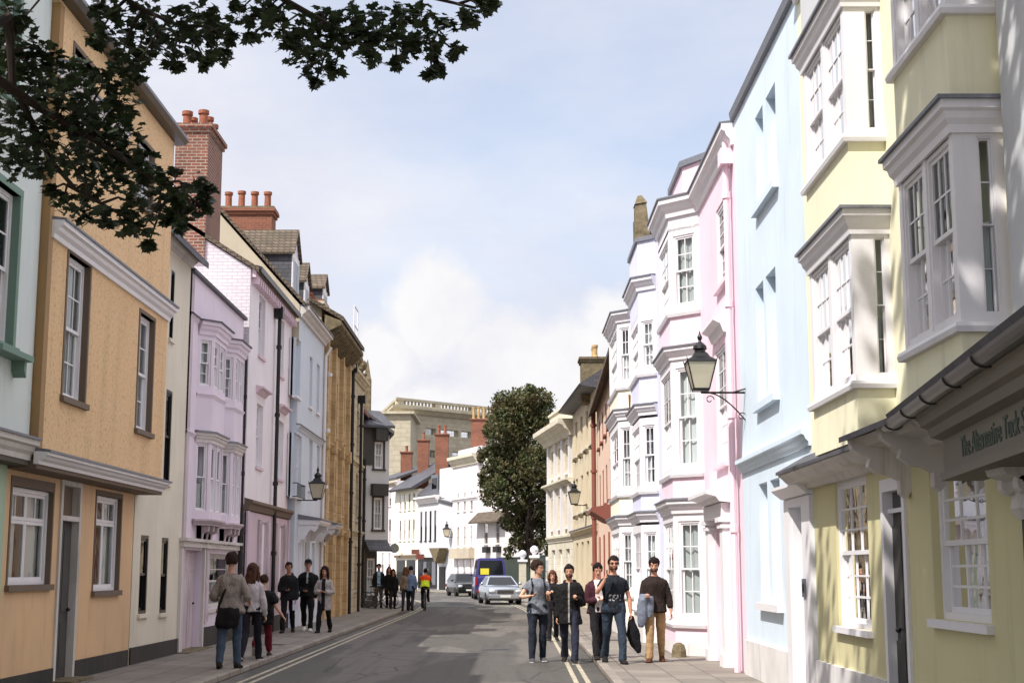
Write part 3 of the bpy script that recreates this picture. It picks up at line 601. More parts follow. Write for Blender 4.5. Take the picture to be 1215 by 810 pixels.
# ---- oriel house
F = Fac((-6.6, 62.9), (-5.45, 63.6), -1)        # near end wall, facing down the street
h = house('terraced_house', 'grey-white jettied house with dark-framed oriel windows by the parked bicycles', F)
Z = lambda y: zat(y, 63.3)
w = [(.62, 1.02, Z(588), Z(533)), (.62, 1.02, Z(628), Z(590))]
wl = [(.62, 1.05, Z(556), Z(524)), (.62, 1.05, Z(628), Z(590))]
m = MB(); wall(m, F, 0, F.L, 2.75, 7.6, wl, .1); F2 = Fac((-5.45, 63.6), (-7.2, 74), -1); wall(m, F2, 0, F2.L, 2.75, 7.6, [(1.4 + k * 2.6, 2.6 + k * 2.6, z0, z1) for k in range(3) for z0, z1 in ((3.5, 4.9), (5.8, 7.0))], .12)
m.add([(-5.45, 63.6, 7.6), (-7.2, 74, 7.6), (-11, 74, 7.6), (-11, 63.6, 7.6)], [(0, 1, 2, 3)]); m.add([(-5.45, 63.6, 2.75), (-7.2, 74, 2.75), (-7.6, 74, 2.75), (-6.6, 62.9, 2.75)], [(0, 1, 2, 3)]); m.add([(-7.2, 74, -.3), (-11, 74, -.3), (-11, 74, 7.6), (-7.2, 74, 7.6)], [(0, 1, 2, 3)])
m.build('wall', M['greywhite'], h)
for r in wl: window(h, F, r, .05, 2, 4, M['trim'], .05, 'net'); lining(h, F, r, .08, M['darkframe'], .09)
for k in range(3):
    for z0, z1 in ((3.5, 4.9), (5.8, 7.0)): window(h, F2, (1.4 + k * 2.6, 2.6 + k * 2.6, z0, z1), .1, 2, 4, M['trim'], .06, 'half')
for q in ((.0, .56, Z(552), Z(505), .002, .04), (.56, 1.15, Z(523), Z(508), .01, .3), (.45, 1.2, Z(588), Z(574), .01, .3), (.0, F.L, 2.6, 2.78, .0, .1)):
    m = MB(); m.fb(F, *q); m.build('dark_boarding', M['darkframe'], h)
m = MB(); m.hexa([F.p(-.1, Z(508), .35), F.p(F.L + .1, Z(508), .35), F.p(F.L, Z(486), -1.0), F.p(-.1, Z(486), -1.0), F.p(-.1, Z(505), .35), F.p(F.L + .1, Z(505), .35), F.p(F.L, Z(484), -1.0), F.p(-.1, Z(484), -1.0)])
m.hexa([(-5.2, 63.2, 7.6), (-7.0, 74, 7.6), (-9.5, 74, 9.6), (-8, 63.2, 9.6), (-5.2, 63.2, 7.75), (-7.0, 74, 7.75), (-9.5, 74, 9.75), (-8, 63.2, 9.75)]); m.build('roof', M['slate'], h)
Fg = Fac((-6.6, 63.2), (-5.95, 63.8), -1); m = MB(); wall(m, Fg, 0, Fg.L, -.3, 2.75, [(.35, .8, .6, 2.2)], .08); F3 = Fac((-5.95, 63.8), (-7.5, 74), -1); wall(m, F3, 0, F3.L, -.3, 2.75, [], .1); m.build('ground_floor_wall', M['darkframe'], h)
window(h, Fg, (.35, .8, .6, 2.2), .06, 2, 4, M['trim'], None, 'half')
m = MB(); m.prism(F, [(0, Z(640)), (.5, Z(652)), (.5, Z(654)), (0, Z(650))], .2, 1.3); m.build('canopy', M['slate'], h)
pipe(h, [F.p(.12, 6.5, .08), F.p(.12, .1, .08)], .06)
# ================================================================== RIGHT SIDE
def niche(r): return r
# ---- lemon house with box bays
F = Fac((3.6, 10.02), (3.6, 17.2), 1)
h = house('terraced_house', 'lemon yellow house with white box bay windows over an olive-yellow ground floor', F)
wa = F.rect(992.6, 571, 741, 1031); wb = F.rect(1106, 556, 733, 1172); gd = F.rect(1053, 571, 830, 1079); gd = (gd[0], gd[1], .15, gd[3])
m = MB(); shell(m, F, 2.72, 8.9, 7, [], .1); m.build('wall', M['yellow'], h)
m = MB(); shell(m, F, -.3, 2.72, 7, [(wa[0], wa[1], wa[2], wa[3], .08), (wb[0], wb[1], wb[2], wb[3], .12), (gd[0], gd[1], gd[2], gd[3], .12)], .12, top=False); m.build('ground_floor_wall', M['yellow_gf'], h)
window(h, F, wa, .06, 3, 6, M['trim'], .06, 'pair', fw=.05); window(h, F, wb, .1, 3, 6, M['trim'], .06, 'half', fw=.06)
a, b, c, d = gd; m = MB(); m.fb(F, a - .04, a + .05, c, d + .02, -.1, .03); m.fb(F, b - .05, b + .04, c, d + .02, -.1, .03); m.fb(F, a + .05, b - .05, d - .1, d + .02, -.1, .03); m.fb(F, a + .05, b - .05, d - .3, d - .26, -.1, -.02); m.build('door_frame', M['trim'], h)
m = MB(); m.fb(F, a + .05, b - .05, c, d - .3, -.12, -.07)
for z0, z1 in ((c + .15, 1.0), (1.12, d - .42)):
    for q in (0, 1): m.fb(F, a + .1 + q * (b - a - .12) / 2, a + .07 + (q + 1) * (b - a - .12) / 2, z0, z1, -.07, -.055)
do = m.build('door', M['door_dark'], h); m = MB(); m.fb(F, a + .05, b - .05, d - .26, d - .1, -.09, -.07); m.build('fanlight', M['glass_dk'], h)
m = MB(); m.ell(F.p(b - .14, 1.1, -.05), (.025, .025, .025)); m.build('door_handle', M['black'], do)
m = MB(); m.fb(F, .01, a - .05, -.3, .62, 0, .04); m.fb(F, b + .05, F.L, -.3, .62, 0, .04); m.build('plinth', M['plinth'], h)
m = MB(); m.fb(F, a - .05, b + .05, -.2, .16, -.1, .25); m.build('doorstep', M['oldstone'], h)
def pl(x0, d, y0, y1, c=0): return [(x0, y0), (x0 - d, y0 + c), (x0 - d, y1 - c), (x0, y1)]
B1 = pl(3.6, .37, 10.15, 11.62); B2 = pl(3.6, .36, 13.35, 15.3)
for B, sf in ((B1, (.2, .52)), (B2, (.14, .42))):
    no = [[], [], []]; G = Fac(B[1], B[2], 1)
    bay(h, F, B, 1, 2.86, 3.36, no, M['yellow'], name='bay_apron'); bay(h, F, B, 1, 5.08, 5.74, no, M['yellow'], name='bay_apron')
    for z0, z1 in ((3.38, 4.92), (5.77, 7.2)):
        W = [[(sf[0], sf[1], z0 + .1, z1 - .12)], [(.06, .47, z0 + .08, z1 - .1), (.53, .94, z0 + .08, z1 - .1)], [(.25, .7, z0 + .1, z1 - .12)]]
        bay(h, F, B, 1, z0, z1, W, M['trim'], .04, cols=(1, 3, 1), rows=4, cur='half' if z0 < 4 else 'pair', glass=M['glass'])
        m = MB(); m.sweep(B, 1, [(-.01, z0 - .04), (.05, z0 - .04), (.06, z0), (.05, z0 + .03), (-.01, z0 + .03)]); m.build('bay_sill', M['trim'], h)
        cornice(h, B, 1, z1 - .1, z1 + .14, .1, M['trim'], 'bay_cornice', M['lead'])
    bay(h, F, B, 1, 7.34, 8.4, no, M['greywhite'], name='bay_apron')
cornice(h, FP(F), 1, 8.7, 8.95, .2, M['trim'], 'eaves_cornice', M['lead'])
# pent canopy along the ground floor
m = MB(); m.prism(F, [(0, 2.98), (.36, 2.8), (.36, 2.84), (0, 3.04)], 3.0, F.L + .45); m.build('pent_roof', M['slate'], h)
m = MB(); m.prism(F, [(0, 2.62), (.08, 2.62), (.12, 2.68), (.24, 2.7), (.3, 2.76), (.34, 2.79), (.34, 2.83), (0, 2.97)], 3.02, F.L + .4); m.build('canopy_cornice', M['trim_old'], h)
# ---- baby blue house
F = Fac((3.6, 17.2), (3.6, 22.4), 1)
h = house('terraced_house', 'baby blue house with blind window niches and flat string course', F)
ni = []
for yt, yb, xs in ((94, 217, (909.5, 921, 896, 905.5)), (313, 467, (910, 922, 897.5, 907)), (565, 717, (915.5, 927, 902, 912))):
    A = F.rect(xs[1], yt, yb, xs[0]); B = F.rect(xs[3], yt, yb, xs[2]); ni += [A, (B[0], B[1], A[2], A[3])]
wd = F.rect(957.5, 598, 770, 942); wd = (wd[0], wd[1], .12, wd[3])
m = MB(); shell(m, F, -.3, 8.85, 7, [(r[0], r[1], r[2], r[3], .13) for r in ni] + [(wd[0], wd[1], wd[2], wd[3], .15)], .13); m.build('wall', M['blue'], h)
for r in ni:
    m = MB(); m.fb(F, r[0], r[1], r[2], r[3], -.2, -.128); m.build('blind_window', M['blue'] if r[2] > 2 else M['whitewall'], h)
for k in (0, 2, 4):
    m = MB(); m.fb(F, ni[k][0] - .06, ni[k + 1][1] + .06, ni[k][2] - .1, ni[k][2], 0, .09); m.build('sill', M['blue'] if k < 4 else M['trim'], h)
cornice(h, FP(F), 1, 3.14, 3.34, .12, M['blue'], 'string_course')
m = MB(); m.prism(F, [(-.1, 8.84), (.06, 8.86), (.08, 8.98), (-.1, 9.03)], 0, F.L); m.build('coping', M['lead'], h)
m = MB(); a, b, c, d = wd; m.fb(F, .02, a, -.3, d + .1, 0, .05); m.fb(F, b, b + .3, -.3, d + .1, 0, .05); m.fb(F, a, b, d, d + .1, 0, .05); m.fb(F, b - .012, b - .001, c, d, -.149, .0); m.prism(F, [(0, d + .1), (.08, d + .12), (.2, d + .22), (.2, d + .26), (0, d + .3)], -.0 + .02, b + .35); m.build('door_surround', M['trim'], h)
m = MB(); m.fb(F, a, b, c, d, -.2, -.15)
for z0, z1 in ((c + .12, .95), (1.08, d - .1)):
    for q in (0, 1): m.fb(F, a + .06 + q * (b - a - .06) / 2, a + .0 + (q + 1) * (b - a - .0) / 2 - .04, z0, z1, -.15, -.135)
do = m.build('door', M['trim'], h)
m = MB(); m.fb(F, b + .38, F.L - .003, -.3, .62, 0, .045); m.build('plinth', M['plinth'], h)
# ---- pink house
F = Fac((3.6, 22.4), (3.6, 30.2), 1)
h = house('terraced_house', 'pink house with tall canted bay, deep white eaves and pillared doorcase', F)
t = F.rect(865, 224, 328, 850); md = F.rect(862, 404, 548, 850); dd = F.rect(863, 618, 780, 850); dd = (dd[0], dd[1], .1, dd[3])
m = MB(); shell(m, F, -.3, 8.75, 7, [t, md, dd], .1); m.build('wall', M['pink'], h)
for r in (t, md): window(h, F, r, .05, 2, 6, M['trim'], .08, 'net', sillmat=M['pink'])
m = MB(); a, b, c, d = md; m.prism(F, [(0, d + .15), (.05, d + .17), (.1, d + .3), (.22, d + .36), (.22, d + .42), (0, d + .46)], a - .15, b + .15); m.build('window_hood', M['trim'], h)
a, b, c, d = dd; m = MB()
for q in (a - .42, b + .08): m.fb(F, q, q + .34, -.1, d + .02, 0, .12); m.fb(F, q - .04, q + .38, -.1, .3, 0, .16); m.fb(F, q - .03, q + .37, d - .12, d - .06, 0, .16); m.fb(F, q - .05, q + .39, d - .02, d + .06, 0, .19)
m.fb(F, a - .45, b + .45, d + .06, d + .3, 0, .14); m.prism(F, [(0, d + .3), (.18, d + .32), (.24, d + .4), (.4, d + .44), (.4, d + .5), (0, d + .56)], a - .55, b + .55); m.build('doorcase', M['trim'], h)
m = MB(); m.fb(F, a, b, c, d, -.12, -.08)
for z0, z1 in ((.3, 1.0), (1.15, d - .15)):
    for q in (0, 1): m.fb(F, a + .06 + q * (b - a) / 2, a - .06 + (q + 1) * (b - a) / 2, z0, z1, -.08, -.065)
m.build('door', M['trim'], h)
pipe(h, [F.p(.35, 8.6, .1), F.p(.35, .1, .1)], .05, M['pink']); m = MB(); m.fb(F, .18, .52, 8.2, 8.46, .0, .2); m.build('hopper', M['pink'], h)
BP = [(3.6, 26.9), (3.07, 27.43), (3.07, 29.4), (3.6, 29.93)]
def W3(z0, z1, f=(.17, .85)): return [[(f[0], f[1], z0, z1)], [(.08, .92, z0, z1)], [(.2, .8, z0, z1)]]
def bay3(h, F, BP, mat, levels, cornices, ztop, aprons, base=-.3, cr=(2, 2, 2), rws=4, corn_top=None, curs=('pair', 'net', 'net')):
    z = base
    for (w0, w1), cu in zip(levels, curs):
        bay(h, F, BP, 1, w0 - .14, w1 + .16, W3(w0, w1), M['trim'], .05, cols=cr, rows=rws, cur=cu)
        m = MB(); m.sweep(BP, 1, [(-.01, w0 - .2), (.05, w0 - .2), (.07, w0 - .14), (-.01, w0 - .12)]); m.build('bay_sill', M['trim'] , h)
    for z0, z1, mt in aprons: bay(h, F, BP, 1, z0, z1, [[], [], []], mt, name='bay_apron')
    for z0, z1, d in cornices: cornice(h, BP, 1, z0, z1, d, M['trim'], 'bay_cornice', M['lead'])
bay3(h, F, BP, M['pink'], [(.8, 2.58), (3.6, 5.5), (6.7, 8.1)], [(2.72, 2.98, .14), (5.66, 5.9, .14)], 8.4, [(-.3, .32, M['plinth']), (.32, .62, M['pink']), (2.98, 3.44, M['pink']), (5.9, 6.52, M['pink'])], curs=('net', 'net', 'net'))
cornice(h, [(3.6, 22.45)] + BP + [(3.6, 30.18)], 1, 8.48, 8.84, .2, M['trim'], 'eaves_cornice', M['lead'])
bay(h, F, BP, 1, 8.2, 8.6, [[], [], []], M['trim'], name='bay_frieze')
q = [(3.8, 26.6), (3.35, 27.3), (3.35, 29.4), (3.8, 30.0)]; bay(h, F, q, 1, 8.8, 9.5, [[], [], []], M['pink'], name='attic_wall'); m = MB(); m.sweep(q, 1, [(-.15, 9.48), (.06, 9.48), (.06, 9.6), (-.15, 9.63)]); m.build('attic_coping', M['lead'], h)
# ---- lavender house
F = Fac((3.25, 30.2), (3.25, 35.2), 1)
h = house('terraced_house', 'lavender house with canted bay and high lavender parapet beyond the pink one', F)
m = MB(); shell(m, F, -.3, 9.0, 6, [], .1); m.build('wall', M['lav'], h)
BP = [(3.25, 31.8), (2.88, 32.17), (2.88, 34.4), (3.25, 34.77)]
bay3(h, F, BP, M['lav'], [(.92, 2.5), (3.54, 4.88), (6.17, 7.25)], [(2.72, 2.94, .12), (5.1, 5.34, .12), (7.95, 8.25, .16)], 9.1, [(-.3, .7, M['plinth']), (2.94, 3.4, M['lav']), (5.34, 6.0, M['lav']), (7.4, 7.96, M['lav']), (8.25, 9.1, M['lav'])], curs=('blind', 'pair', 'net'))
m = MB(); m.sweep(BP, 1, [(-.3, 9.1), (.05, 9.1), (.05, 9.2), (-.3, 9.22)]); m.build('parapet_coping', M['lead'], h)
m = MB(); m.hexa([(2.92, 33.1, 9.1), (3.32, 33.1, 9.1), (3.32, 33.7, 9.1), (2.92, 33.7, 9.1), (2.94, 33.2, 10.25), (3.2, 33.2, 10.3), (3.2, 33.6, 10.3), (2.94, 33.6, 10.25)]); m.hexa([(2.92, 33.17, 10.27), (3.22, 33.17, 10.32), (3.22, 33.63, 10.32), (2.92, 33.63, 10.27), (3.0, 33.3, 10.5), (3.1, 33.3, 10.52), (3.1, 33.5, 10.52), (3.0, 33.5, 10.5)]); m.build('stone_finial', M['oldstone'], h)
m = MB(); m.hexa([(3.3, 33.3, 9.0), (5.5, 33.3, 9.0), (5.5, 35.1, 9.0), (3.3, 35.1, 9.0), (3.35, 33.35, 10.15), (5.5, 33.3, 11), (5.5, 35.1, 11), (3.35, 35.05, 10.15)]); m.build('roof', M['tile'], h)
m = MB(); m.fb(F, F.L - .16, F.L - .02, 7.0, 10.3, .0, .2); m.build('barge_board', M['black'], h)
# ---- white house
F = Fac((3.0, 35.2), (3.0, 39.2), 1)
h = house('terraced_house', 'white house with canted bay and pale cream panels between its windows', F)
m = MB(); shell(m, F, -.3, 7.95, 6, [], .1); m.build('wall', M['whitewall'], h)
BP = [(3.0, 35.4), (2.66, 35.74), (2.66, 38.8), (3.0, 39.14)]
bay3(h, F, BP, M['creampale'], [(1.18, 2.59), (3.65, 5.18), (6.32, 7.7)], [(2.76, 2.98, .12), (5.36, 5.62, .12), (7.84, 8.1, .16)], 8, [(-.3, .4, M['plinth']), (.4, .98, M['creampale']), (2.98, 3.5, M['creampale']), (5.62, 6.16, M['creampale'])], curs=('net', 'half', 'half'))
m = MB(); m.slab(Fac((2.99, 35.3), (2.64, 35.65), 1), [(.04, 5.95), (.09, 5.98), (.075, 5.6), (.06, 5.5)], .02, .06); m.build('red_pennant', M['timberred'], h)
# ---- salmon house with red trim
F = Fac((3.02, 39.25), (3.36, 56.6), 1)
h = house('terraced_house', 'salmon rendered house with red oxide trim and boxed-out jetty', F)
wl = [(.8 + k * 2.7, 1.9 + k * 2.7, z0, z1) for k in range(6) for z0, z1 in ((3.9, 5.2), (6.2, 7.3))]
m = MB(); shell(m, F, -.3, 7.9, 6, wl, .08); m.build('wall', M['timberpink'], h)
for r in wl: window(h, F, r, .05, 2, 4, M['timberred'], .1, 'half')
gable_roof(h, F, 7.9, 6, 2.4, .35, M['tile'], gable=M['timberpink'])
m = MB(); m.prism(F, [(0, 2.95), (.4, 3.05), (.82, 3.3), (.82, 3.4), (0, 3.55)], 1.0, 3.6); m.build('jetty', M['timberred'], h)
for k in range(5):
    m = MB(); m.fb(F, .3 + k * 3.6, .4 + k * 3.6, -.2, 2.9, 0, .05); m.build('timber_post', M['timberred'], h)
pipe(h, [F.p(16.9, 8.2, .15), F.p(16.9, .1, .15)], .09, M['timberred'])
m = MB(); m.fb(F, .3, .9, 5.0, 8.6, .0, .12); m.build('slate_cladding', M['slate'], h)
# ---- honey stone house
F = Fac((3.38, 57), (2.86, 67.5), 1)
h = house('terraced_house', 'honey stone house with deep dark eaves and broad buff-potted chimney', F)
wl = [(.9 + k * 2.4, 1.9 + k * 2.4, z0, z1) for k in range(4) for z0, z1 in ((.5, 2.9), (4.2, 5.8), (6.8, 8.4))]
m = MB(); shell(m, F, -.3, 9.1, 7, wl, .2); m.build('wall', M['honey'], h)
for r in wl: window(h, F, r, .16, 2, 4, M['trim_old'], .12, 'blind', glass=M['glass_dk'])
for r in wl:
    if r[2] > 3:
        m = MB(); m.fb(F, r[0] - .1, r[0] + .02, r[2] - .22, r[2] - .08, 0, .14); m.fb(F, r[1] - .02, r[1] + .1, r[2] - .22, r[2] - .08, 0, .14); m.build('sill_bracket', M['oldstone'], h)
m = MB(); m.prism(F, [(0, 8.9), (.6, 8.98), (.7, 9.05), (-3.5, 11.8), (-3.5, 11.6), (0, 9.05)], -.1, F.L); m.build('roof', M['slate'], h)
cornice(h, FP(F), 1, 3.2, 3.45, .2, M['honey'], 'string_course', M['lead'])
chimney(h, xat(689, 440, 60), xat(722, 440, 60), 59.4, 60.6, 8.6, 10.5, M['oldstone'], 4, M['pot_pale'], ph=.55)
# ---- classical stone house
F = Fac((2.86, 67.6), (1.88, 75.2), 1)
h = house('town_house', 'pale classical stone house with pilasters and a deep projecting cornice before the tree', F)
wl = [(1.0 + k * 2.2, 2.1 + k * 2.2, z0, z1) for k in range(3) for z0, z1 in ((.6, 2.7), (3.7, 5.3), (6.3, 7.7))]
m = MB(); shell(m, F, -.3, 8.3, 7, wl, .2); m.build('wall', M['stone'], h)
for r in wl: window(h, F, r, .16, 2, 4, M['trim'], .12, 'net')
for k in range(4):
    m = MB(); u0 = .25 + k * 2.2; m.fb(F, u0, u0 + .42, 3.35, 5.7, 0, .16); m.fb(F, u0, u0 + .42, 6.0, 8.05, 0, .12); m.build('pilaster', M['whitewall'], h)
cornice(h, FP(F, -.3, F.L + .3) , 1, 8.0, 8.75, .75, M['stone'], 'cornice'); cornice(h, FP(F, -.1, F.L + .1), 1, 5.7, 6.0, .35, M['stone'], 'cornice'); cornice(h, FP(F), 1, 3.05, 3.35, .15, M['stone'], 'string_course')
m = MB(); m.fb(F, 0, F.L, 8.7, 9.6, -.9, -.1); m.fb(F, -.05, F.L + .05, 9.6, 9.72, -.95, -.02); m.build('parapet', M['stone'], h)
# ================================================================== THE FAR END
def far(P0, P1, label, z, mat, rows, cols, wm=None, u=(.1, .9), ww=.55, cur='half', gl=None, dep=8):
    F = Fac(P0, P1, 1); h = house('terraced_house', label, F); wl = []
    for z0, z1 in rows:
        for k in range(cols):
            a = F.L * u[0] + F.L * (u[1] - u[0]) * (k + .5 - ww / 2) / cols; b = F.L * u[0] + F.L * (u[1] - u[0]) * (k + .5 + ww / 2) / cols; wl.append((a, b, z0, z1))
    m = MB(); shell(m, F, -.3, z, dep, wl, .06); m.build('wall', mat, h)
    for r in wl: window(h, F, r, .045, 2, 4, wm or M['trim_old'], .08, None if cur == 'half' else cur, fw=.05, sw=.03, bar=.015, glass=gl or M['glass_dk'])
    return F, h
Z = zat
F, h = far((3.2, 99), (-.38, 108), 'plain white house half hidden behind the dark evergreen tree', 8.5, M['whitewall'], [(1, 2.4), (4, 5.4)], 4)
gable_roof(h, F, 8.5, 8, 3, .3, M['slate'], gable=M['whitewall'])
F, h = far((-.4, 108), (-2.7, 113.3), 'white house with steep white gable and small latticed windows left of the tree', 9, M['whitewall'], [(Z(645, 110), Z(617, 110))], 2, ww=.3)
m = MB(); m.prism(F, [(0, Z(615, 110)), (.8, Z(620, 110)), (.8, Z(618, 110)), (0, Z(606, 110))], 0, F.L); m.build('pent_roof', M['tile'], h)
m = MB(); G = F; m.slab(F, [(0, 9), (F.L, 9), (F.L, 9.6), (F.L * .6, Z(528, 110)), (F.L * .3, Z(515, 110)), (0, Z(518, 110))], -1.5, -.2); m.build('gable', M['whitewall'], h)
m = MB(); m.slab(F, [(F.L * .5, Z(524, 110)), (F.L, Z(545, 110)), (F.L, Z(540, 110)), (F.L * .5, Z(518, 110))], -1.6, -.05); m.build('roof', M['slate'], h)
for q in range(2):
    m = MB(); m.fb(F, 1.0 + q * 2.1, 1.9 + q * 2.1, Z(655, 110), Z(648, 110), .0, .35); m.build('window_box', M['black'], h)
chimney(h, xat(559, 500, 118), xat(577, 500, 118), 117.5, 118.5, 8, Z(497, 118), M['redbrick'], 3, M['pot_pale'], ph=1.0)
F, h = far((-2.72, 113.4), (-4.9, 119), 'tall pale pink house with moulded cream cornice at the street bend', Z(548, 116), M['pinkwhite'], [(.6, 2.6), (3.6, 5.2), (6.4, 7.9)], 3, ww=.35)
cornice(h, FP(F, -.1, F.L + .1), 1, Z(552, 116), Z(540, 116), .5, M['stone'], 'cornice'); cornice(h, FP(F), 1, Z(594, 116), Z(590, 116), .15, M['trim'], 'string_course')
m = MB(); m.fb(F, .2, F.L - .2, Z(540, 116), Z(531, 116), -2, -.4); m.build('attic', M['whitewall'], h)
m = MB(); m.slab(F, [(F.L * .1, Z(650, 116)), (F.L * .9, Z(650, 116)), (F.L * .9, Z(662, 116)), (F.L * .1, Z(662, 116))], .0, .5); m.build('shop_awning', M['beige'], h)
F, h = far((-4.92, 119.1), (-8.2, 126.5), 'white modern-looking house with four tall slit windows over a glazed shopfront', Z(592, 122), M['greywhite'], [(Z(641, 124), Z(606, 124))], 4, wm=M['black'], u=(.42, .98), ww=.4, cur=None)
cornice(h, FP(F, .38 * F.L, F.L), 1, Z(597, 124), Z(588, 124), .5, M['trim'], 'parapet_cornice', M['lead'])
m = MB(); m.fb(F, F.L * .42, F.L * .98, .2, Z(661, 124), .02, .08); sf = m.build('shopfront', M['black'], h)
for q in range(4):
    m = MB(); m.fb(F, F.L * (.44 + q * .135), F.L * (.55 + q * .135), .5, Z(666, 124), .085, .1); m.build('shop_window', M['glass_dk'] if q % 2 else M['lead'], sf)
m = MB(); m.fb(F, F.L * .18, F.L * .34, .1, Z(672, 121), .02, .1); m.build('door', M['black'], h)
for q, zz in ((.93, 654), (.78, 660)):
    m = MB(); m.fb(F, F.L * q, F.L * q + .1, Z(zz + 3, 124), Z(zz - 3, 124), .1, .8); m.build('projecting_sign', M['timberred'], h)
m = MB(); m.slab(F, [(F.L * .08, Z(650, 121)), (F.L * .38, Z(650, 122)), (F.L * .2, Z(668, 121))], .1, .9); m.build('sign_board', M['oldstone'], h)
m = MB(); m.hexa([F.p(0, Z(600, 120), .1), F.p(F.L, 8.1, .1), F.p(F.L, 11.6, -4), F.p(0, 11.6, -4), F.p(0, Z(600, 120) + .2, .1), F.p(F.L, 8.3, .1), F.p(F.L, 11.8, -4), F.p(0, 11.8, -4)]); m.build('roof', M['slate'], h)
for q in (.35, .62):
    m = MB(); m.fb(F, F.L * q, F.L * (q + .2), 8.4, 9.9, -2, -.6); d_ = m.build('dormer', M['lead'], h); m = MB(); m.fb(F, F.L * q + .25, F.L * (q + .2) - .25, 8.7, 9.6, -.6, -.56); m.build('window_pane', M['glass_dk'], d_)
for a, b, yt, pz in ((517, 532, 515, 126),):
    chimney(h, xat(a, 530, pz), xat(b, 530, pz), pz - .6, pz + .6, 8.5, Z(yt, pz), M['redbrick'], 2, ph=.8, rows=2)
m = MB(); m.fb(F, F.L * .0, F.L * .42, Z(596, 121), Z(555, 121), -3, -.15); m.build('chimney_breast', M['whitewall'], h)
F, h = far((-8.22, 126.6), (-10.6, 132), 'cream house with dark overhanging eaves and rows of four narrow windows', Z(581, 129), M['creampale'], [(Z(641, 129), Z(616, 129)), (Z(605, 129), Z(585, 129))], 4, wm=M['trim_old'], ww=.45)
m = MB(); m.prism(F, [(.5, Z(582, 129)), (.8, Z(580, 129)), (-4.5, Z(538, 129)), (-4.5, Z(542, 129))], -.2, F.L + .2); m.build('roof', M['slate'], h)
m = MB(); m.fb(F, .1, F.L - .1, Z(661, 129), Z(658, 129), .0, .2); m.build('shop_cornice', M['brown'], h)
for q in range(2):
    m = MB(); m.fb(F, .6 + q * 2.7, 2.8 + q * 2.7, .4, Z(664, 129), .02, .06); m.build('shop_window', M['glass_dk'], h)
chimney(h, xat(496, 530, 133), xat(509, 530, 133), 132.4, 133.6, 8, Z(522, 133), M['redbrick'], 1, ph=.8)
F, h = far((-10.62, 132.1), (-13.6, 139), 'pinkish white house with flat parapet furthest down the street', Z(572, 135), M['pinkwhite'], [(Z(683, 135), Z(655, 135)), (Z(644, 135), Z(616, 135)), (Z(601, 135), Z(582, 135))], 3, ww=.35)
cornice(h, FP(F), 1, Z(578, 135), Z(573, 135), .3, M['beige'], 'cornice')
m = MB(); m.prism(F, [(0, Z(568, 135)), (-4.5, Z(548, 135)), (-4.5, Z(550, 135)), (0, Z(571, 135))], 0, F.L); m.build('roof', M['slate'], h)
chimney(h, xat(476, 540, 138), xat(489, 540, 138), 137.4, 138.6, 8, Z(536, 138), M['redbrick'], 3, ph=.6)
# big stone building on the skyline
c0 = (xat(473, 520, 200), 200); c1 = (xat(600, 520, 214), 214); c2 = (xat(430, 520, 250), 250)
F = Fac(c1, c0, 1)
h = empty('college_building', (c0[0] + 8, 208, 0), 'large pale ashlar building with a balustraded roof rising above the far rooftops', 'building')
zt = Z(482, 200); wl = []
Lx = F.L
for a, b in ((505, 517), (523, 544), (547, 560)):
    r = F.rect(b, 507, 515, a); wl.append((r[0], r[1], Z(515, 203), Z(507, 203)))
for a, b in ((510, 516), (537, 552)):
    r = F.rect(b, 531, 538, a); wl.append((r[0], r[1], Z(542, 203), Z(533, 203)))
m = MB(); wall(m, F, 0, F.L, -1, zt, wl, .6); G = Fac(c0, c2, 1); wall(m, G, 0, G.L, -1, zt, [], .3); m.add([(c0[0], c0[1], zt), (c1[0], c1[1], zt), (c1[0], c1[1] + 40, zt), (c2[0], c2[1], zt)], [(0, 1, 2, 3)])
m.build('wall', M['chapel'], h)
for r in wl: window(h, F, r, .5, 4, 2, M['stone'], None, None, kind='fix', glass=M['glass_dk'])
pts = [c1, c0, c2]
m = MB(); m.sweep(pts, 1, [(-.5, zt - .9), (.3, zt - .9), (.8, zt - .4), (1.1, zt - .3), (1.1, zt), (-.5, zt)]); m.build('cornice', M['chapel'], h)
zr = Z(472, 200); m = MB(); m.sweep(pts, 1, [(-.3, zr - .35), (.5, zr - .35), (.5, zr), (-.3, zr)]); m.sweep(pts, 1, [(-.3, zt), (.5, zt), (.5, zt + .3), (-.3, zt + .3)])
FF = F
k = int(F.L / 6)
for i in range(k + 1): FF and m.fb(F, i * F.L / k - .5, i * F.L / k + .5, zt + .3, zr - .3, -.28, .45)
m.build('parapet_rail', M['chapel'], h)
nb = int(F.L / .62)
bm_ = MB()
for i in range(nb): bm_.tube([F.p((i + .5) * F.L / nb, zt + .3, .1), F.p((i + .5) * F.L / nb, (zt + zr) / 2, .1), F.p((i + .5) * F.L / nb, zr - .3, .1)], [.1, .17, .1], 6)
bm_.build('balustrade', M['chapel'], h)
m = MB(); m.box((xat(447, 520, 190), 190, -1), (xat(487, 520, 190), 204, Z(491, 190))); m.build('wing', M['chapel'], h); m = MB(); m.box((xat(447, 520, 190) - .5, 189.5, Z(491, 190)), (xat(487, 520, 190) + .5, 204, Z(488, 190))); m.build('wing_cornice', M['chapel'], h)
m = MB(); m.box((xat(440, 560, 170), 170, -1), (xat(476, 560, 170), 176, Z(548, 170))); m.build('annex', M['chapel'], h)
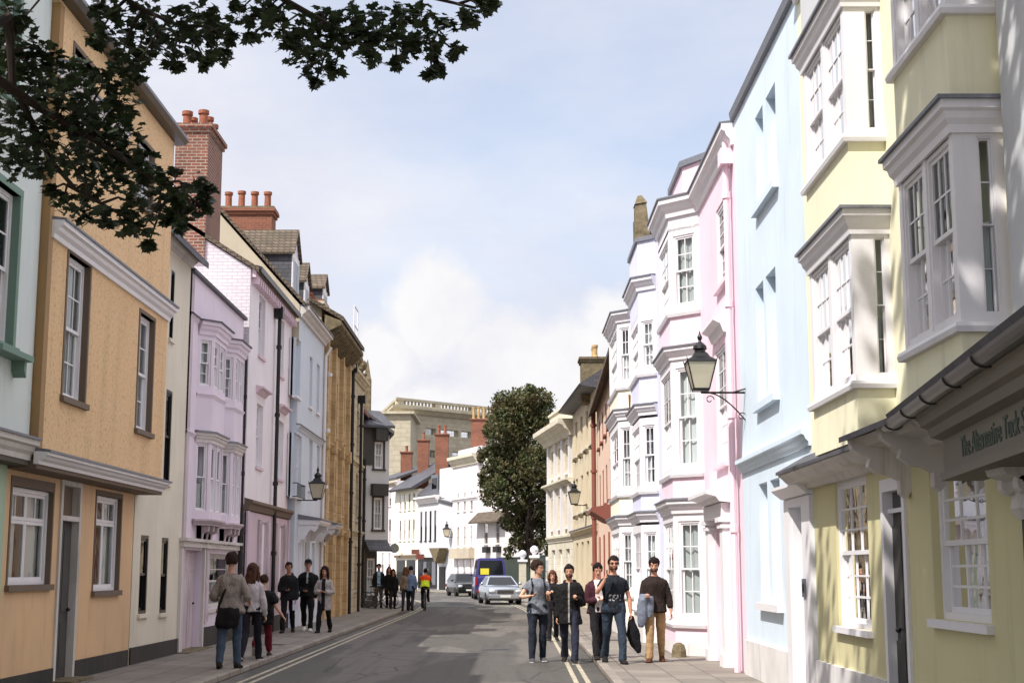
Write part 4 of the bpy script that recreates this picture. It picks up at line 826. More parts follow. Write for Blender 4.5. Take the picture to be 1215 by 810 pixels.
# ---- near shop at the right picture edge
G = Fac((3.55, 4.5), (3.55, 10.0), 1)
h = house('shop', 'grey-white shop at the right picture edge with a long gutter canopy over its lettered fascia', G, 'shop')
m = MB(); shell(m, G, 2.9, 9.5, 6, []); m.build('wall', M['greywhite'], h)
m = MB(); shell(m, G.off(-.02), -.3, 2.9, 6, []); m.build('ground_floor_wall', M['yellow_gf'], h)
C = Fac((2.55, 7.05), (3.12, 11.75), 1)          # the canopy splays towards the street
m = MB(); m.prism(C, [(0, 2.86), (-1.1, 3.35), (-1.1, 3.45), (.03, 2.93)], -1.5, C.L + .1); m.build('canopy_roof', M['slate'], h)
m = MB(); pr = [(.075 * math.cos(a), 2.83 - .06 * math.sin(a)) for a in [math.pi * k / 8 for k in range(9)]]; m.prism(C, [(d + .02, z) for d, z in pr], -1.5, C.L); gu = m.build('gutter', M['gutter'], h)
for k in range(5):
    m = MB(); u0 = C.L - .3 - k * .9; m.prism(C, [(1.14 * d + .02, 2.83 + (z - 2.83) * 1.16 ) for d, z in pr], u0, u0 + .06); m.build('gutter_bracket', M['gutter'], gu)
m = MB(); m.prism(C, [(-.2, 2.6), (-.12, 2.62), (-.1, 2.68), (-.05, 2.7), (-.03, 2.76), (0, 2.78), (-.0, 2.86), (-.5, 2.95), (-.5, 2.6)], -1.5, C.L - 1.15); m.build('fascia_cornice', M['fascia'], h)
m = MB(); m.fb(C, -1.5, C.L - 1.2, 2.36, 2.6, -.45, -.2); fa = m.build('fascia', M['fascia'], h)
m = MB(); m.fb(C, -1.5, C.L - 1.2, 2.3, 2.36, -.47, -.17); m.build('fascia_moulding', M['fascia'], h)
cu = bpy.data.curves.new('t', 'FONT'); cu.body = 'The Alternative Tuck Shop'; cu.size = .2; cu.extrude = .004; cu.align_x = 'LEFT'
to = bpy.data.objects.new('t', cu); COL.objects.link(to); bpy.context.view_layer.update()
tm = bpy.data.meshes.new_from_object(to.evaluated_get(bpy.context.evaluated_depsgraph_get())); bpy.data.objects.remove(to)
u1 = C.L - 1.9; mb = MB()
for v in tm.vertices: mb.v.append(C.p(u1 - v.co.x * 1.02, 2.42 + v.co.y, -.195 + v.co.z))
for p in tm.polygons: mb.f.append(list(p.vertices)); mb.mi.append(0)
mb.build('lettering', M['signgreen'], fa)
m = MB(); E = Fac((3.6, 11.3), (3.6, 11.9), 1)    # hood end and console brackets
m.prism(E, [(0, 2.98), (.5, 2.84), (.62, 2.8), (.62, 2.85), (0, 3.06)], -.2, 1.75); m.build('hood_roof', M['slate'], h)
for ya in (12.95, 11.9):
    Q = Fac((3.6, ya), (3.6, ya + .12), 1); m = MB(); m.prism(Q, [(0, 2.36), (.05, 2.3), (.1, 2.34), (.1, 2.46), (.18, 2.5), (.3, 2.52), (.38, 2.58), (.36, 2.66), (.44, 2.68), (.52, 2.74), (.54, 2.83), (0, 2.95)], 0, .12)
    m.build('console_bracket', M['trim_old'], h)
m = MB(); m.prism(E, [(0, 2.66), (.14, 2.68), (.2, 2.74), (.4, 2.76), (.5, 2.83), (0, 2.95)], -.2, 1.7); m.build('hood_cornice', M['trim_old'], h)
P = Fac((3.32, 9.1), (3.32, 9.55), 1); m = MB(); m.fb(P, 0, .3, -.2, 2.0, -.25, .0); m.fb(P, -.03, .33, -.2, .3, -.25, .05); m.build('shop_pilaster', M['darkframe'], h)
m = MB(); m.prism(P, [(-.25, 1.98), (.02, 1.98), (.06, 2.05), (.04, 2.15), (.1, 2.22), (.2, 2.26), (.22, 2.32), (-.25, 2.34)], -.03, .33)
for q in (0, .3): m.lathe(P.p(q, 2.2, .08), [(.001, -.03), (.05, -.03), (.07, -.01), (.07, .01), (.05, .03), (.001, .03)], 12, axis=Matrix.Rotation(R(90), 3, 'X'))
m.build('carved_capital', M['trim_old'], h)
m = MB(); P2 = Fac((3.5, 5), (3.5, 9.1), 1); m.fb(P2, 0, P2.L, .5, 2.2, -.03, .03)
m.build('shop_window', M['glass_dk'], h)
# entry panel
m = MB(); W_ = Fac((3.6, 17.2), (3.6, 22), 1); u_, z_ = W_.px(955, 697, .05); m.fb(W_, u_ - .09, u_ + .09, z_ - .11, z_ + .11, .05, .07); e = m.build('entry_panel', M['lead'], None, org=W_.p(u_, z_, .05)); tag(e, 'small grey entry phone panel beside the white door of the blue house', 'entry phone')
m = MB(); m.fb(W_, u_ - .05, u_ + .05, z_ - .05, z_ + .05, .0702, .076); m.build('keypad', M['black'], e)
# ================================================================== STREET
def strip(name, left, right, z, mat, label=None, parent=None):
    m = MB(); n = len(left); m.add([(x, y, z) for x, y in left] + [(x, y, z) for x, y in right], [(i, i + 1, n + i + 1, n + i) for i in range(n - 1)])
    o = m.build(name, mat, parent, org=(0, 0, 0)); o['kind'] = 'structure'; return o
def resample(pts, n=90):
    P = [Vector(p) for p in pts]; out = []
    m = len(P) - 1
    for i in range(n + 1):
        t = i / n * m; k = min(int(t), m - 1); f = t - k
        p0 = P[max(k - 1, 0)]; p1 = P[k]; p2 = P[k + 1]; p3 = P[min(k + 2, m)]
        q = .5 * ((2 * p1) + (p2 - p0) * f + (2 * p0 - 5 * p1 + 4 * p2 - p3) * f * f + (3 * p1 - p0 - 3 * p2 + p3) * f ** 3); out.append((q.x, q.y))
    return out
KL = resample([(-4.4, -30), (-4.4, 0), (-4.4, 15), (-4.4, 30), (-4.4, 45), (-4.4, 60), (-4.7, 71), (-5.8, 82), (-8.5, 94), (-13, 106), (-20, 119), (-32, 136)], 110)
KR = resample([(1.4, -30), (1.4, 0), (1.42, 15), (1.5, 30), (1.45, 45), (1.1, 60), (.35, 74), (-.8, 88), (-2.9, 101), (-6.2, 113), (-12.5, 127), (-26, 148)], 110)
def offs(K, d):
    out = []
    for i, p in enumerate(K):
        a = Vector(K[max(i - 1, 0)]); b = Vector(K[min(i + 1, len(K) - 1)]); t = (b - a).normalized(); out.append((p[0] - t.y * d, p[1] + t.x * d))
    return out
g_ = MB(); g_.add([(-1500, -600, -.012), (1500, -600, -.012), (1500, 2500, -.012), (-1500, 2500, -.012)], [(0, 1, 2, 3)]); o = g_.build('ground', M['asphalt'], None, org=(0, 0, 0)); o['kind'] = 'structure'
strip('road', KL, KR, 0, M['asphalt'])
def pave(name, K, s):
    inn = offs(K, s * .13); far_ = [(p[0] + (-12 if s > 0 else 12), p[1] + (0 if s > 0 else 6)) for p in K]
    strip(name, inn, far_, .1, M['slabs']); m = MB()
    n = len(K)
    vs = [(x, y, -.01) for x, y in K] + [(x, y, .085) for x, y in K] + [(x, y, .1) for x, y in offs(K, s * .02)] + [(x, y, .1) for x, y in inn]
    fs = []
    for r in range(3): fs += [(r * n + i, r * n + i + 1, (r + 1) * n + i + 1, (r + 1) * n + i) for i in range(n - 1)]
    m.add(vs, fs); o = m.build('kerb', M['kerb'], None, org=(0, 0, 0)); o['kind'] = 'structure'
pave('pavement', KL, 1); pave('pavement', KR, -1)
for K, s in ((KL, -1), (KR, 1)):
    KK = K[12:84]
    for d in (.28, .46): strip('painted_line', offs(KK, s * d), offs(KK, s * (d + .075)), .004, M['line'])
for y0 in (69.5, 81):
    i = min(range(len(KL)), key=lambda i: abs(KL[i][1] - y0)); j = min(range(len(KR)), key=lambda i: abs(KR[i][1] - y0))
    a = KL[i]; b = KR[j]; strip('painted_line', [(a[0] + .6, y0), (b[0] - .6, y0)], [(a[0] + .6, y0 + .35), (b[0] - .6, y0 + .35)], .004, M['whiteline'])
for i, (x, y, w, l) in enumerate(((2.3, 25.4, .5, .35), (2.2, 33, .45, .45), (-.6, 31, .55, .55), (-5.3, 31, .45, .35))):
    z = .1 if abs(x) > 1.4 else 0; m = MB(); m.box((x, y, z), (x + w, y + l, z + .006))
    for k in range(5): m.box((x + .04 + k * (w - .08) / 5, y + .04, z + .006), (x + .02 + (k + 1) * (w - .08) / 5, y + l - .04, z + .01))
    o = m.build('manhole_cover', M['gutter'], None, org=(x, y, z)); tag(o, ['iron cover in the right pavement beside the pink house', 'iron cover in the right pavement further back by the lavender bay', 'square iron cover in the middle of the road', 'iron cover in the left pavement'][i], 'manhole cover')
# ================================================================== LAMPS
def lantern(c, wallp, label, s=1.0, scroll=True):
    """c: centre of the lantern foot; wallp: wall fixing point"""
    h = empty('street_lamp', wallp, label, 'street lamp', 'wall lanterns along the street'); c = Vector(c); w = Vector(wallp)
    m = MB(); r0, r1 = .12 * s, .22 * s; H = .42 * s
    q = math.sqrt(2)
    for k in range(4):
        a = math.pi / 4 + k * math.pi / 2; d = Vector((math.cos(a), math.sin(a), 0)); m.tube([c + d * r0 * q, c + d * r1 * q + Vector((0, 0, H))], .011 * s, 5)
        b = a + math.pi / 2; e = Vector((math.cos(b), math.sin(b), 0))
        for r, z in ((r0, 0), (r1, H)): m.tube([c + d * r * q + Vector((0, 0, z)), c + e * r * q + Vector((0, 0, z))], .013 * s, 5)
        m.tube([c + d * r1 * q + Vector((0, 0, H)), c + d * (r1 + .02) * q + Vector((0, 0, H + .07 * s))], [.012 * s, .002], 5)
    m.box(c - Vector((r0, r0, .03 * s)), c + Vector((r0, r0, 0)))
    m.build('lantern_frame', M['black'], h)
    m = MB(); m.lathe(c + Vector((0, 0, H)), [(r1 * q + .01, 0), (r1 * q, .02 * s), (.19 * s, .08 * s), (.14 * s, .14 * s), (.12 * s, .15 * s)], 4, rot=math.pi / 4)
    m.lathe(c + Vector((0, 0, H + .14 * s)), [(.09 * s, 0), (.085 * s, .05 * s), (.11 * s, .07 * s), (.1 * s, .12 * s), (.06 * s, .16 * s), (.03 * s, .18 * s), (.02 * s, .2 * s), (.035 * s, .23 * s), (.04 * s, .26 * s), (.02 * s, .3 * s), (.004, .36 * s)], 12)
    m.build('lantern_cap', M['black'], h)
    m = MB(); vs = []
    for r, z in ((r0 - .004, 0.01), (r1 - .006, H - .01)): vs += [c + Vector((math.cos(math.pi / 4 + k * math.pi / 2) * r * q, math.sin(math.pi / 4 + k * math.pi / 2) * r * q, z)) for k in range(4)]
    m.add(vs, [(k, (k + 1) % 4, 4 + (k + 1) % 4, 4 + k) for k in range(4)]); m.build('lantern_pane', M['lanternglass'], h)
    m = MB(); m.box(c + Vector((-.13 * s, -.13 * s, H - .16 * s)), c + Vector((.13 * s, .13 * s, H - .06 * s))); m.build('reflector', M['mantle'], h)
    m = MB(); arm = [c + Vector((0, 0, -.05 * s)), Vector((w.x, c.y, c.z - .05 * s))]; m.tube(arm, .018 * s, 6); dx = w.x - c.x
    m.tube([Vector((c.x + dx * .7, c.y, c.z - .05 * s)), Vector((w.x, c.y - .09 * s, c.z + .0)), ], .013 * s, 6)
    if scroll:
        pts = []
        for i in range(15):
            t = i / 14; pts.append(Vector((c.x + dx * (.22 + .78 * t), c.y, c.z - .06 * s - .42 * s * (t ** 1.6))))
        m.tube(pts, .011 * s, 6); 
        for cc, rr in ((Vector((c.x + dx * .2, c.y, c.z - .16 * s)), .07 * s), (Vector((w.x - dx * .08, c.y, c.z - .42 * s)), .07 * s)):
            m.tube([cc + Vector((math.cos(a) * rr * (1 - a / 9), 0, math.sin(a) * rr * (1 - a / 9))) for a in [x * .45 for x in range(14)]], .008 * s, 5)
    m.build('bracket', M['black'], h)
    return h
lantern((2.92, 22.0, 4.42), (3.6, 22.0, 4.4), 'black lantern on a scrolled bracket on the pink house, largest of the street lamps', 1.0)
lantern((-5.53, 40.9, 3.68), (-6.29, 40.9, 3.6), 'black lantern bracketed from the pale houses over the left pavement', 1.0, False)
lantern((2.64, 61.0, 4.45), (3.18, 61.0, 4.4), 'black lantern bracketed from the honey stone house on the right', 1.15, False)
lantern((xat(530, 632, 119), 119, zat(636, 119)), (-4.8, 119.4, zat(636, 119)), 'small distant lantern on the white houses at the street bend', 1.4, False)
# ================================================================== PEOPLE
DG = bpy.context.evaluated_depsgraph_get
def remesh(mb, name, mats_, parent, voxel, sm=3, disp=0, seed=0, matfn=None, org=None, freq=7):
    o = mb.build('tmp', mats_[0], None, org=(0, 0, 0))
    r = o.modifiers.new('r', 'REMESH'); r.mode = 'VOXEL'; r.voxel_size = voxel; r.use_smooth_shade = True
    s = o.modifiers.new('s', 'SMOOTH'); s.factor = .5; s.iterations = sm
    bpy.context.view_layer.update(); dg = DG(); me = bpy.data.meshes.new_from_object(o.evaluated_get(dg)); old = o.data; bpy.data.objects.remove(o); bpy.data.meshes.remove(old)
    if disp:
        ns = [v.normal.copy() for v in me.vertices]
        for v, n in zip(me.vertices, ns):
            p = v.co + Vector((seed * 3.1, seed, 0)); a = noise.noise(Vector((p.x * freq, p.y * freq, p.z * freq * .55))) + .5 * abs(noise.noise(Vector((p.x * freq * 2.3, p.y * freq * 2, p.z * freq * 1.3)))); v.co += n * max(-.004, (a + (.45 if name in ('hair', 'beard') else .12)) * disp)
    me.materials.clear()
    for m in mats_: me.materials.append(m)
    if matfn:
        for p in me.polygons: p.material_index = matfn(p.center)
    me.polygons.foreach_set('use_smooth', [True] * len(me.polygons)); me.name = name
    ob = bpy.data.objects.new(name, me); COL.objects.link(ob)
    if parent: ob.parent = parent; ORG[ob.name] = Vector((0, 0, 0))
    return ob
def loft(mb, secs, seg=14):
    """secs: (center, axisA*ra, axisB*rb)"""
    vs = []
    for c, a, b in secs: vs += [c + a * math.cos(k * 2 * math.pi / seg) + b * math.sin(k * 2 * math.pi / seg) for k in range(seg)]
    n = len(secs); fs = [(i * seg + k, i * seg + (k + 1) % seg, (i + 1) * seg + (k + 1) % seg, (i + 1) * seg + k) for i in range(n - 1) for k in range(seg)] + [tuple(range(seg))[::-1], tuple(range((n - 1) * seg, n * seg))]
    mb.add(vs, fs)
def limb(mb, pts, rs, seg=10, ref=Vector((1, 0, 0)), flat=1.0):
    P = [Vector(p) for p in pts]; secs = []
    for i, p in enumerate(P):
        t = (P[min(i + 1, len(P) - 1)] - P[max(i - 1, 0)]).normalized(); a = ref - t * ref.dot(t)
        if a.length < .2: a = Vector((0, 1, 0)) - t * t.y
        a.normalize(); b = t.cross(a); secs.append((p, a * rs[i], b * rs[i] * flat))
    t0 = (P[1] - P[0]).normalized(); t1 = (P[-1] - P[-2]).normalized()
    s0 = secs[0]; s1 = secs[-1]
    secs = [(s0[0] - t0 * rs[0] * .55, s0[1] * .55, s0[2] * .55)] + secs + [(s1[0] + t1 * rs[-1] * .55, s1[1] * .55, s1[2] * .55)]
    loft(mb, secs, seg)
CM = {}
def cmat(c, var=.22):
    if c not in CM: CM[c] = cloth_mat('fabric_' + c, c, var)
    return CM[c]
def skin(c='C79A80'):
    if c not in CM: CM[c] = plain('skin_' + c, c, .55, 0, .06, .35, 12)
    return CM[c]
EYEM = plain('eye_white', 'A89C92', .4); IRIS = plain('dark_iris', '2A1C14', .25); LIP = plain('lips', '9A5B50', .5)
def V(*a): return Vector(a)
def person(x, y, z, head, H, label, outfit, pose, group=None, fine=1):
    """local frame: facing -y, right hand at -x, left hand at +x"""
    root = empty('person', (x, y, z), label, 'person', group); root.rotation_euler = (0, 0, R(head)); ORG[root.name] = Vector((0, 0, 0))
    s = H / 1.75; vx = (.009, .013, .02)[3 - 1 - 2 * 0 - (2 if fine == 1 else 1 if fine == 2 else 0)] if False else {1: .009, 2: .012, 3: .018}[fine]
    fem = outfit.get('fem', 0); wd = outfit.get('wide', 1.0) * (.92 if fem else 1)
    lean = R(pose.get('lean', 0)); rot = Matrix.Rotation(lean, 3, 'X'); tw = Matrix.Rotation(R(pose.get('twist', 0)), 3, 'Z')
    # legs
    thL, shL = .44 * s, .43 * s; hz = .93 * s; legs = {}
    low = 9
    for sd, k in ((-1, 'rl'), (1, 'll')):
        sw, kn, sp = pose.get(k, (0, 4, 2)); a = R(sw); b = R(sw - kn)
        hip = V(sd * .084 * s * wd, 0, 0); kd = V(sd * math.sin(R(sp)), -math.sin(a), -math.cos(a)).normalized(); knee = hip + kd * thL
        ad = V(sd * math.sin(R(sp)) * .3, -math.sin(b), -math.cos(b)).normalized(); ank = knee + ad * shL
        fp = R(pose.get(k + 'f', 0)); fd = V(sd * .12, -math.cos(fp), math.sin(fp)).normalized(); toe = ank + fd * .17 * s + V(0, 0, -.055 * s); heel = ank - fd * .055 * s + V(0, 0, -.065 * s)
        legs[k] = (hip, knee, ank, toe, heel, fd); low = min(low, toe.z - .028 * s, heel.z - .02 * s)
    P = V(0, 0, -low)            # pelvis height so that the lower foot stands on the ground
    def T(p): return P + tw @ (rot @ p)     # torso space, origin at hip height
    body = MB()
    for k in legs:
        hip, knee, ank, toe, heel, fd = [q if i == 5 else q + P for i, q in enumerate(legs[k])]
        limb(body, [hip, hip.lerp(knee, .5), knee, knee.lerp(ank, .3), ank], [.078 * s * wd, .072 * s * wd, .053 * s, .054 * s, .034 * s]); limb(body, [heel, ank.lerp(toe, .5) + V(0, 0, -.03 * s), toe.lerp(ank, .15) + V(0, 0, -.01 * s)], [.02 * s, .022 * s, .014 * s], flat=.8)
    SEC = [(-.06, .168, .112, 0), (.02, .168, .115, .0), (.14, .138 if fem else .148, .10, 0), (.28, .15 if fem else .165, .112, 0), (.38, .16 if fem else .18, .12, .0), (.43, .145 if fem else .165, .11, .006), (.465, .125 if fem else .14, .09, .012), (.49, .1, .076, .014), (.515, .075, .064, .015), (.54, .06, .056, .014)]
    def torso(mb, z0, z1, inf, hem=0, xs=1):
        sc = [q for q in SEC if z0 - .001 <= q[0] <= z1 + .001]
        def at(zz):
            for i in range(len(SEC) - 1):
                if SEC[i][0] <= zz <= SEC[i + 1][0]:
                    f = (zz - SEC[i][0]) / (SEC[i + 1][0] - SEC[i][0]); return tuple(SEC[i][j] + (SEC[i + 1][j] - SEC[i][j]) * f for j in range(4))
            return (zz, SEC[0][1], SEC[0][2], 0) if zz < SEC[0][0] else (zz,) + SEC[-1][1:]
        lst = sorted(set([at(z0)] + sc + [at(z1)]))
        loft(mb, [(T(V(0, q[3] * s, q[0] * s)), (tw @ rot @ V(1, 0, 0)) * (q[1] * wd * xs * s + inf + (hem if i == 0 else 0)), (tw @ rot @ V(0, 1, 0)) * (q[2] * s * outfit.get('belly', 1) + inf + (hem if i == 0 else 0))) for i, q in enumerate(lst)], 18)
    torso(body, -.06, .54, 0)
    limb(body, [T(V(0, .01, .5) * s), T(V(0, .0, .6) * s), T(V(0, -.01, .66) * s)], [.058 * s, .052 * s, .05 * s])
    # arms
    arms = {}
    for sd, k in ((-1, 'ra'), (1, 'la')):
        up, fo = pose.get(k, ((.12, .05, -1), (.05, -.15, -1))); up = V(*up); fo = V(*fo); up.x *= sd; fo.x *= sd
        sh = T(V(sd * .164 * wd, .01, .415) * s); el = sh + (tw @ up.normalized()) * .285 * s; wr = el + (tw @ fo.normalized()) * .25 * s
        arms[k] = (sh, el, wr); limb(body, [T(V(sd * .06, .01, .455) * s), T(V(sd * .125, .01, .443) * s), sh, sh.lerp(el, .45), el, el.lerp(wr, .3), wr], [.03 * s, .042 * s, .046 * s, .043 * s, .037 * s, .038 * s, .025 * s])
        fd = (wr - el).normalized(); hd = pose.get(k + 'h', None); hd = (tw @ V(sd * hd[0], hd[1], hd[2])).normalized() if hd else fd
        side = V(0, -1, 0) - hd * (-hd.y)                       # thumb side, forward when hanging
        if side.length < .3: side = V(0, 0, 1) - hd * hd.z
        side.normalize(); pal = hd.cross(side) * (1 if sd > 0 else -1)         # direction out of the palm
        if pal.x * sd > 0 and abs(hd.z) > .5: pal = -pal
        limb(body, [wr, wr + hd * .04 * s, wr + hd * .085 * s], [.027 * s, .038 * s, .036 * s], ref=side, flat=.45)
        cu = R(pose.get(k + 'c', 28))
        for i, (ln, o) in enumerate(((.072, .030), (.080, .010), (.075, -.010), (.058, -.029))):
            p = wr + hd * .08 * s + side * o * s; pts = [p]; d = hd.copy()
            for j in range(3):
                d = (Matrix.Rotation(cu * (.8 + .2 * j), 3, hd.cross(pal).normalized()) @ d); pts.append(pts[-1] + d * ln * s * (.42, .32, .26)[j])
            limb(body, pts, [.0095 * s, .009 * s, .0082 * s, .007 * s], 8)
        tp = wr + hd * .03 * s + side * .03 * s; td = (hd * .6 + side * .75 + pal * .25).normalized(); td2 = (hd * .9 + side * .25 + pal * .3).normalized()
        limb(body, [tp, tp + td * .034 * s, tp + td * .034 * s + td2 * .03 * s], [.0125 * s, .0105 * s, .008 * s], 8)
        arms[k] = (sh, el, wr, hd)
    # head
    hp = T(V(0, -.018, .765 - .055) * s); HR = tw @ Matrix.Rotation(R(pose.get('hturn', 0)), 3, 'Z') @ Matrix.Rotation(R(pose.get('hdown', 5)), 3, 'X')
    def Hd(p): return hp + HR @ (Vector(p) * s)
    prof = [(-.118, .022, -.082, -.03), (-.105, .042, -.09, 0), (-.075, .056, -.09, .05), (-.04, .065, -.088, .08), (0, .071, -.085, .094), (.035, .074, -.089, .1), (.065, .073, -.088, .098), (.09, .064, -.074, .085), (.11, .045, -.048, .06), (.12, .015, -.012, .025)]
    loft(body, [(Hd((0, (f + b) / 2, z)), HR @ V(w * s, 0, 0), HR @ V(0, (b - f) / 2 * s, 0)) for z, w, f, b in prof], 18)
    limb(body, [Hd((0, -.082, .022)), Hd((0, -.096, -.01)), Hd((0, -.108, -.034))], [.008 * s, .011 * s, .015 * s], 8)
    limb(body, [Hd((-.02, -.088, -.036)), Hd((.02, -.088, -.036))], [.009 * s, .009 * s], 8)
    for sd in (-1, 1):
        limb(body, [Hd((sd * .073, .012, -.03)), Hd((sd * .08, .02, .0)), Hd((sd * .079, .022, .022))], [.009 * s, .015 * s, .011 * s], 8, flat=.6)
        limb(body, [Hd((sd * .012, -.086, .03)), Hd((sd * .046, -.077, .032))], [.009 * s, .008 * s], 8)
    limb(body, [Hd((-.02, -.083, -.068)), Hd((0, -.09, -.066)), Hd((.02, -.083, -.068))], [.007 * s, .011 * s, .007 * s], 8)
    sk = skin(outfit.get('skin', 'C79A80'))
    mi = HR.inverted()
    def mf(c):
        q = mi @ (c - hp) / s
        if q.y < -.078 and abs(q.x) < .025 and -.078 < q.z < -.058: return 1
        return 0
    bo = remesh(body, 'body', [sk, LIP], root, vx, 2, matfn=mf)
    # eyes joined to the same body mesh
    eb = bmesh.new(); eb.from_mesh(bo.data); bo.data.materials.append(EYEM); bo.data.materials.append(IRIS)
    for sd in (-1, 1):
        for c, r, mi_ in (((sd * .031, -.080, .008), (.0125, .0085, .0055), 2), ((sd * .031, -.0875, .008), (.0065, .004, .0055), 3)):
            t = bmesh.ops.create_uvsphere(eb, u_segments=10, v_segments=6, radius=1)
            fs = set()
            for v in t['verts']:
                v.co = Hd((c[0] + v.co.x * r[0], c[1] + v.co.y * r[1], c[2] + v.co.z * r[2]))
                fs.update(v.link_faces)
            for f in fs: f.material_index = mi_; f.smooth = True
    eb.to_mesh(bo.data); eb.free()
    # hair
    hc = outfit.get('hair', '2A1E18'); hm = cmat(hc, .35); hb = MB(); vol = outfit.get('vol', 1.0)
    def hf(q):
        p = q + V(0, .012, .028)
        face = p.y < -.03 and p.z < outfit.get('fringe', .062)
        side = -.03 <= p.y < .005 and p.z < -.02
        low_ = p.z < -.05
        return q * (.72 if (face or side or low_) else 1.0)
    hb.ell((0, 0, 0), (.084 * vol, .108 * vol, .103 * vol), 28, 18, fn=hf)
    hb.v = [Hd(v + V(0, .014, .028)) for v in hb.v]
    st = outfit.get('hairstyle', 'short')
    if st == 'long':
        L = outfit.get('hlen', .34)
        loft(hb, [(Hd((0, .045, .04)), HR @ V(.085 * s, 0, 0), HR @ V(0, .062 * s, 0)), (Hd((0, .058, -.06)), HR @ V(.092 * s, 0, 0), HR @ V(0, .055 * s, 0)), (Hd((0, .075, -.16)), HR @ V(.1 * s, 0, 0), HR @ V(0, .045 * s, 0)), (Hd((0, .085, -L)), HR @ V(.085 * s, 0, 0), HR @ V(0, .03 * s, 0))], 16)
        for sd in (-1, 1): limb(hb, [Hd((sd * .07, -.02, .05)), Hd((sd * .088, -.015, -.03)), Hd((sd * .095, -.02, -.12)), Hd((sd * .1, -.05, -L * .8))], [.026 * s, .03 * s, .03 * s, .018 * s])
    if st == 'tied': hb.v += []; limb(hb, [Hd((0, .1, .05)), Hd((0, .135, .05)), Hd((0, .14, -.02))], [.03 * s, .035 * s, .02 * s])
    remesh(hb, 'hair', [hm], root, max(.008, vx * .9), 1, disp=outfit.get('hdisp', .016), seed=len(label), freq=26)
    if outfit.get('beard'):
        bb = MB(); 
        def bf(q):
            p = q
            up_ = p.z > .012 + abs(p.x) * .55; mouth = abs(p.x) < .02 and p.z > -.004 and p.z < .02
            return q * (.8 if up_ or mouth else 1.0)
        bb.ell((0, 0, 0), (.068, .074, .052), 24, 14, fn=bf); bb.v = [Hd(v + V(0, -.023, -.07)) for v in bb.v]
        remesh(bb, 'beard', [cmat('4A372B', .4)], root, .008, 1, disp=.006, seed=3, freq=30)
    if outfit.get('glasses'):
        gb = MB()
        for sd in (-1, 1): gb.ell((0, 0, 0), (.026, .008, .018), 12, 8); gb.v[-len(gb.v) // (1 if sd < 0 else 2):] = [Hd(v + V(sd * .031, -.094, .008)) for v in gb.v[-len(gb.v) // (1 if sd < 0 else 2):]]
        gb.tube([Hd((-.08, .01, .012)), Hd((-.06, -.08, .012)), Hd((.06, -.08, .012)), Hd((.08, .01, .012))], .004, 5); gb.build('sunglasses', M['black'], root, org=(0, 0, 0), smooth=True)
    if outfit.get('cap'):
        cb = MB(); cb.ell((0, 0, 0), (.095, .118, .085), 20, 10, fn=lambda q: V(q.x, q.y, max(q.z, -.004))); cb.v = [Hd(v + V(0, .01, .062)) for v in cb.v]
        cb.hexa([Hd(p) for p in ((-.06, -.16, .06), (.06, -.16, .06), (.075, -.08, .064), (-.075, -.08, .064), (-.055, -.155, .068), (.055, -.155, .068), (.075, -.08, .076), (-.075, -.08, .076))]); cb.build('cap', cmat(outfit['cap']), root, org=(0, 0, 0), smooth=True)
    # top
    tp = MB(); inf = outfit.get('tinf', .016); hem = outfit.get('hem', -.06); zt_ = outfit.get('neck', .515)
    torso(tp, max(hem, -.06), zt_, inf, .004)
    if hem < -.06:
        q = SEC[0]; loft(tp, [(T(V(0, 0, hem) * s), (tw @ rot @ V(1, 0, 0)) * (.178 * wd * s + inf * 1.3), (tw @ rot @ V(0, 1, 0)) * (.125 * s + inf)), (T(V(0, 0, -.02) * s), (tw @ rot @ V(1, 0, 0)) * (.17 * wd * s + inf), (tw @ rot @ V(0, 1, 0)) * (.115 * s + inf)), (T(V(0, 0, .1) * s), (tw @ rot @ V(1, 0, 0)) * (.14 * wd * s + inf), (tw @ rot @ V(0, 1, 0)) * (.1 * s + inf))], 18)
    sl = outfit.get('sleeve', 1.0)
    for sd, k in ((-1, 'ra'), (1, 'la')):
        sh, el, wr, hd = arms[k]; e = inf * .95
        pts = [T(V(sd * .06, .01, .455) * s), T(V(sd * .122, .01, .443) * s), sh]; rs = [.03 * s + e * .8, .04 * s + e, .046 * s + e]
        if sl <= .5: pts += [sh.lerp(el, .45), sh.lerp(el, sl * 1.35)]; rs += [.05 * s + e, .049 * s + e * 1.3]
        else:
            pts += [sh.lerp(el, .45), el]; rs += [.048 * s + e, .042 * s + e]; f = (sl - .5) * 2; pts += [el.lerp(wr, f * .4), el.lerp(wr, f * .97)]; rs += [.04 * s + e, .03 * s + e]
        limb(tp, pts, rs, 12)
    if outfit.get('hood'): limb(tp, [T(V(-.08, .07, .52) * s), T(V(0, .11, .5) * s), T(V(.08, .07, .52) * s)], [.04 * s, .05 * s, .04 * s])
    tm_ = [cmat(outfit['top'])]; fn = None
    if outfit.get('top2'):
        tm_.append(cmat(outfit['top2'])); Ti = (tw @ rot).inverted(); w2 = outfit.get('w2', .05); ht = outfit.get('t2mode', 'front')
        def fn(c):
            q = Ti @ (c - P) / s
            if ht == 'front': return 1 if (abs(q.x) < w2 and q.y < -.02 and q.z > outfit.get('z2', -.2)) else 0
            if ht == 'band': return 1 if q.z < outfit.get('z2', .2) else 0
            if ht == 'print': return 1 if (abs(q.x) < .1 and q.y < -.05 and .1 < q.z < .2 and noise.noise(q * 32) > .05) else 0
    remesh(tp, outfit.get('topname', 'shirt'), tm_, root, vx * 1.1, 3, disp=outfit.get('fold', .012) * 2.2, seed=len(label) % 7, matfn=fn)
    # trousers
    tr = MB(); ti = outfit.get('pinf', .012); torso(tr, -.06, .06, ti)
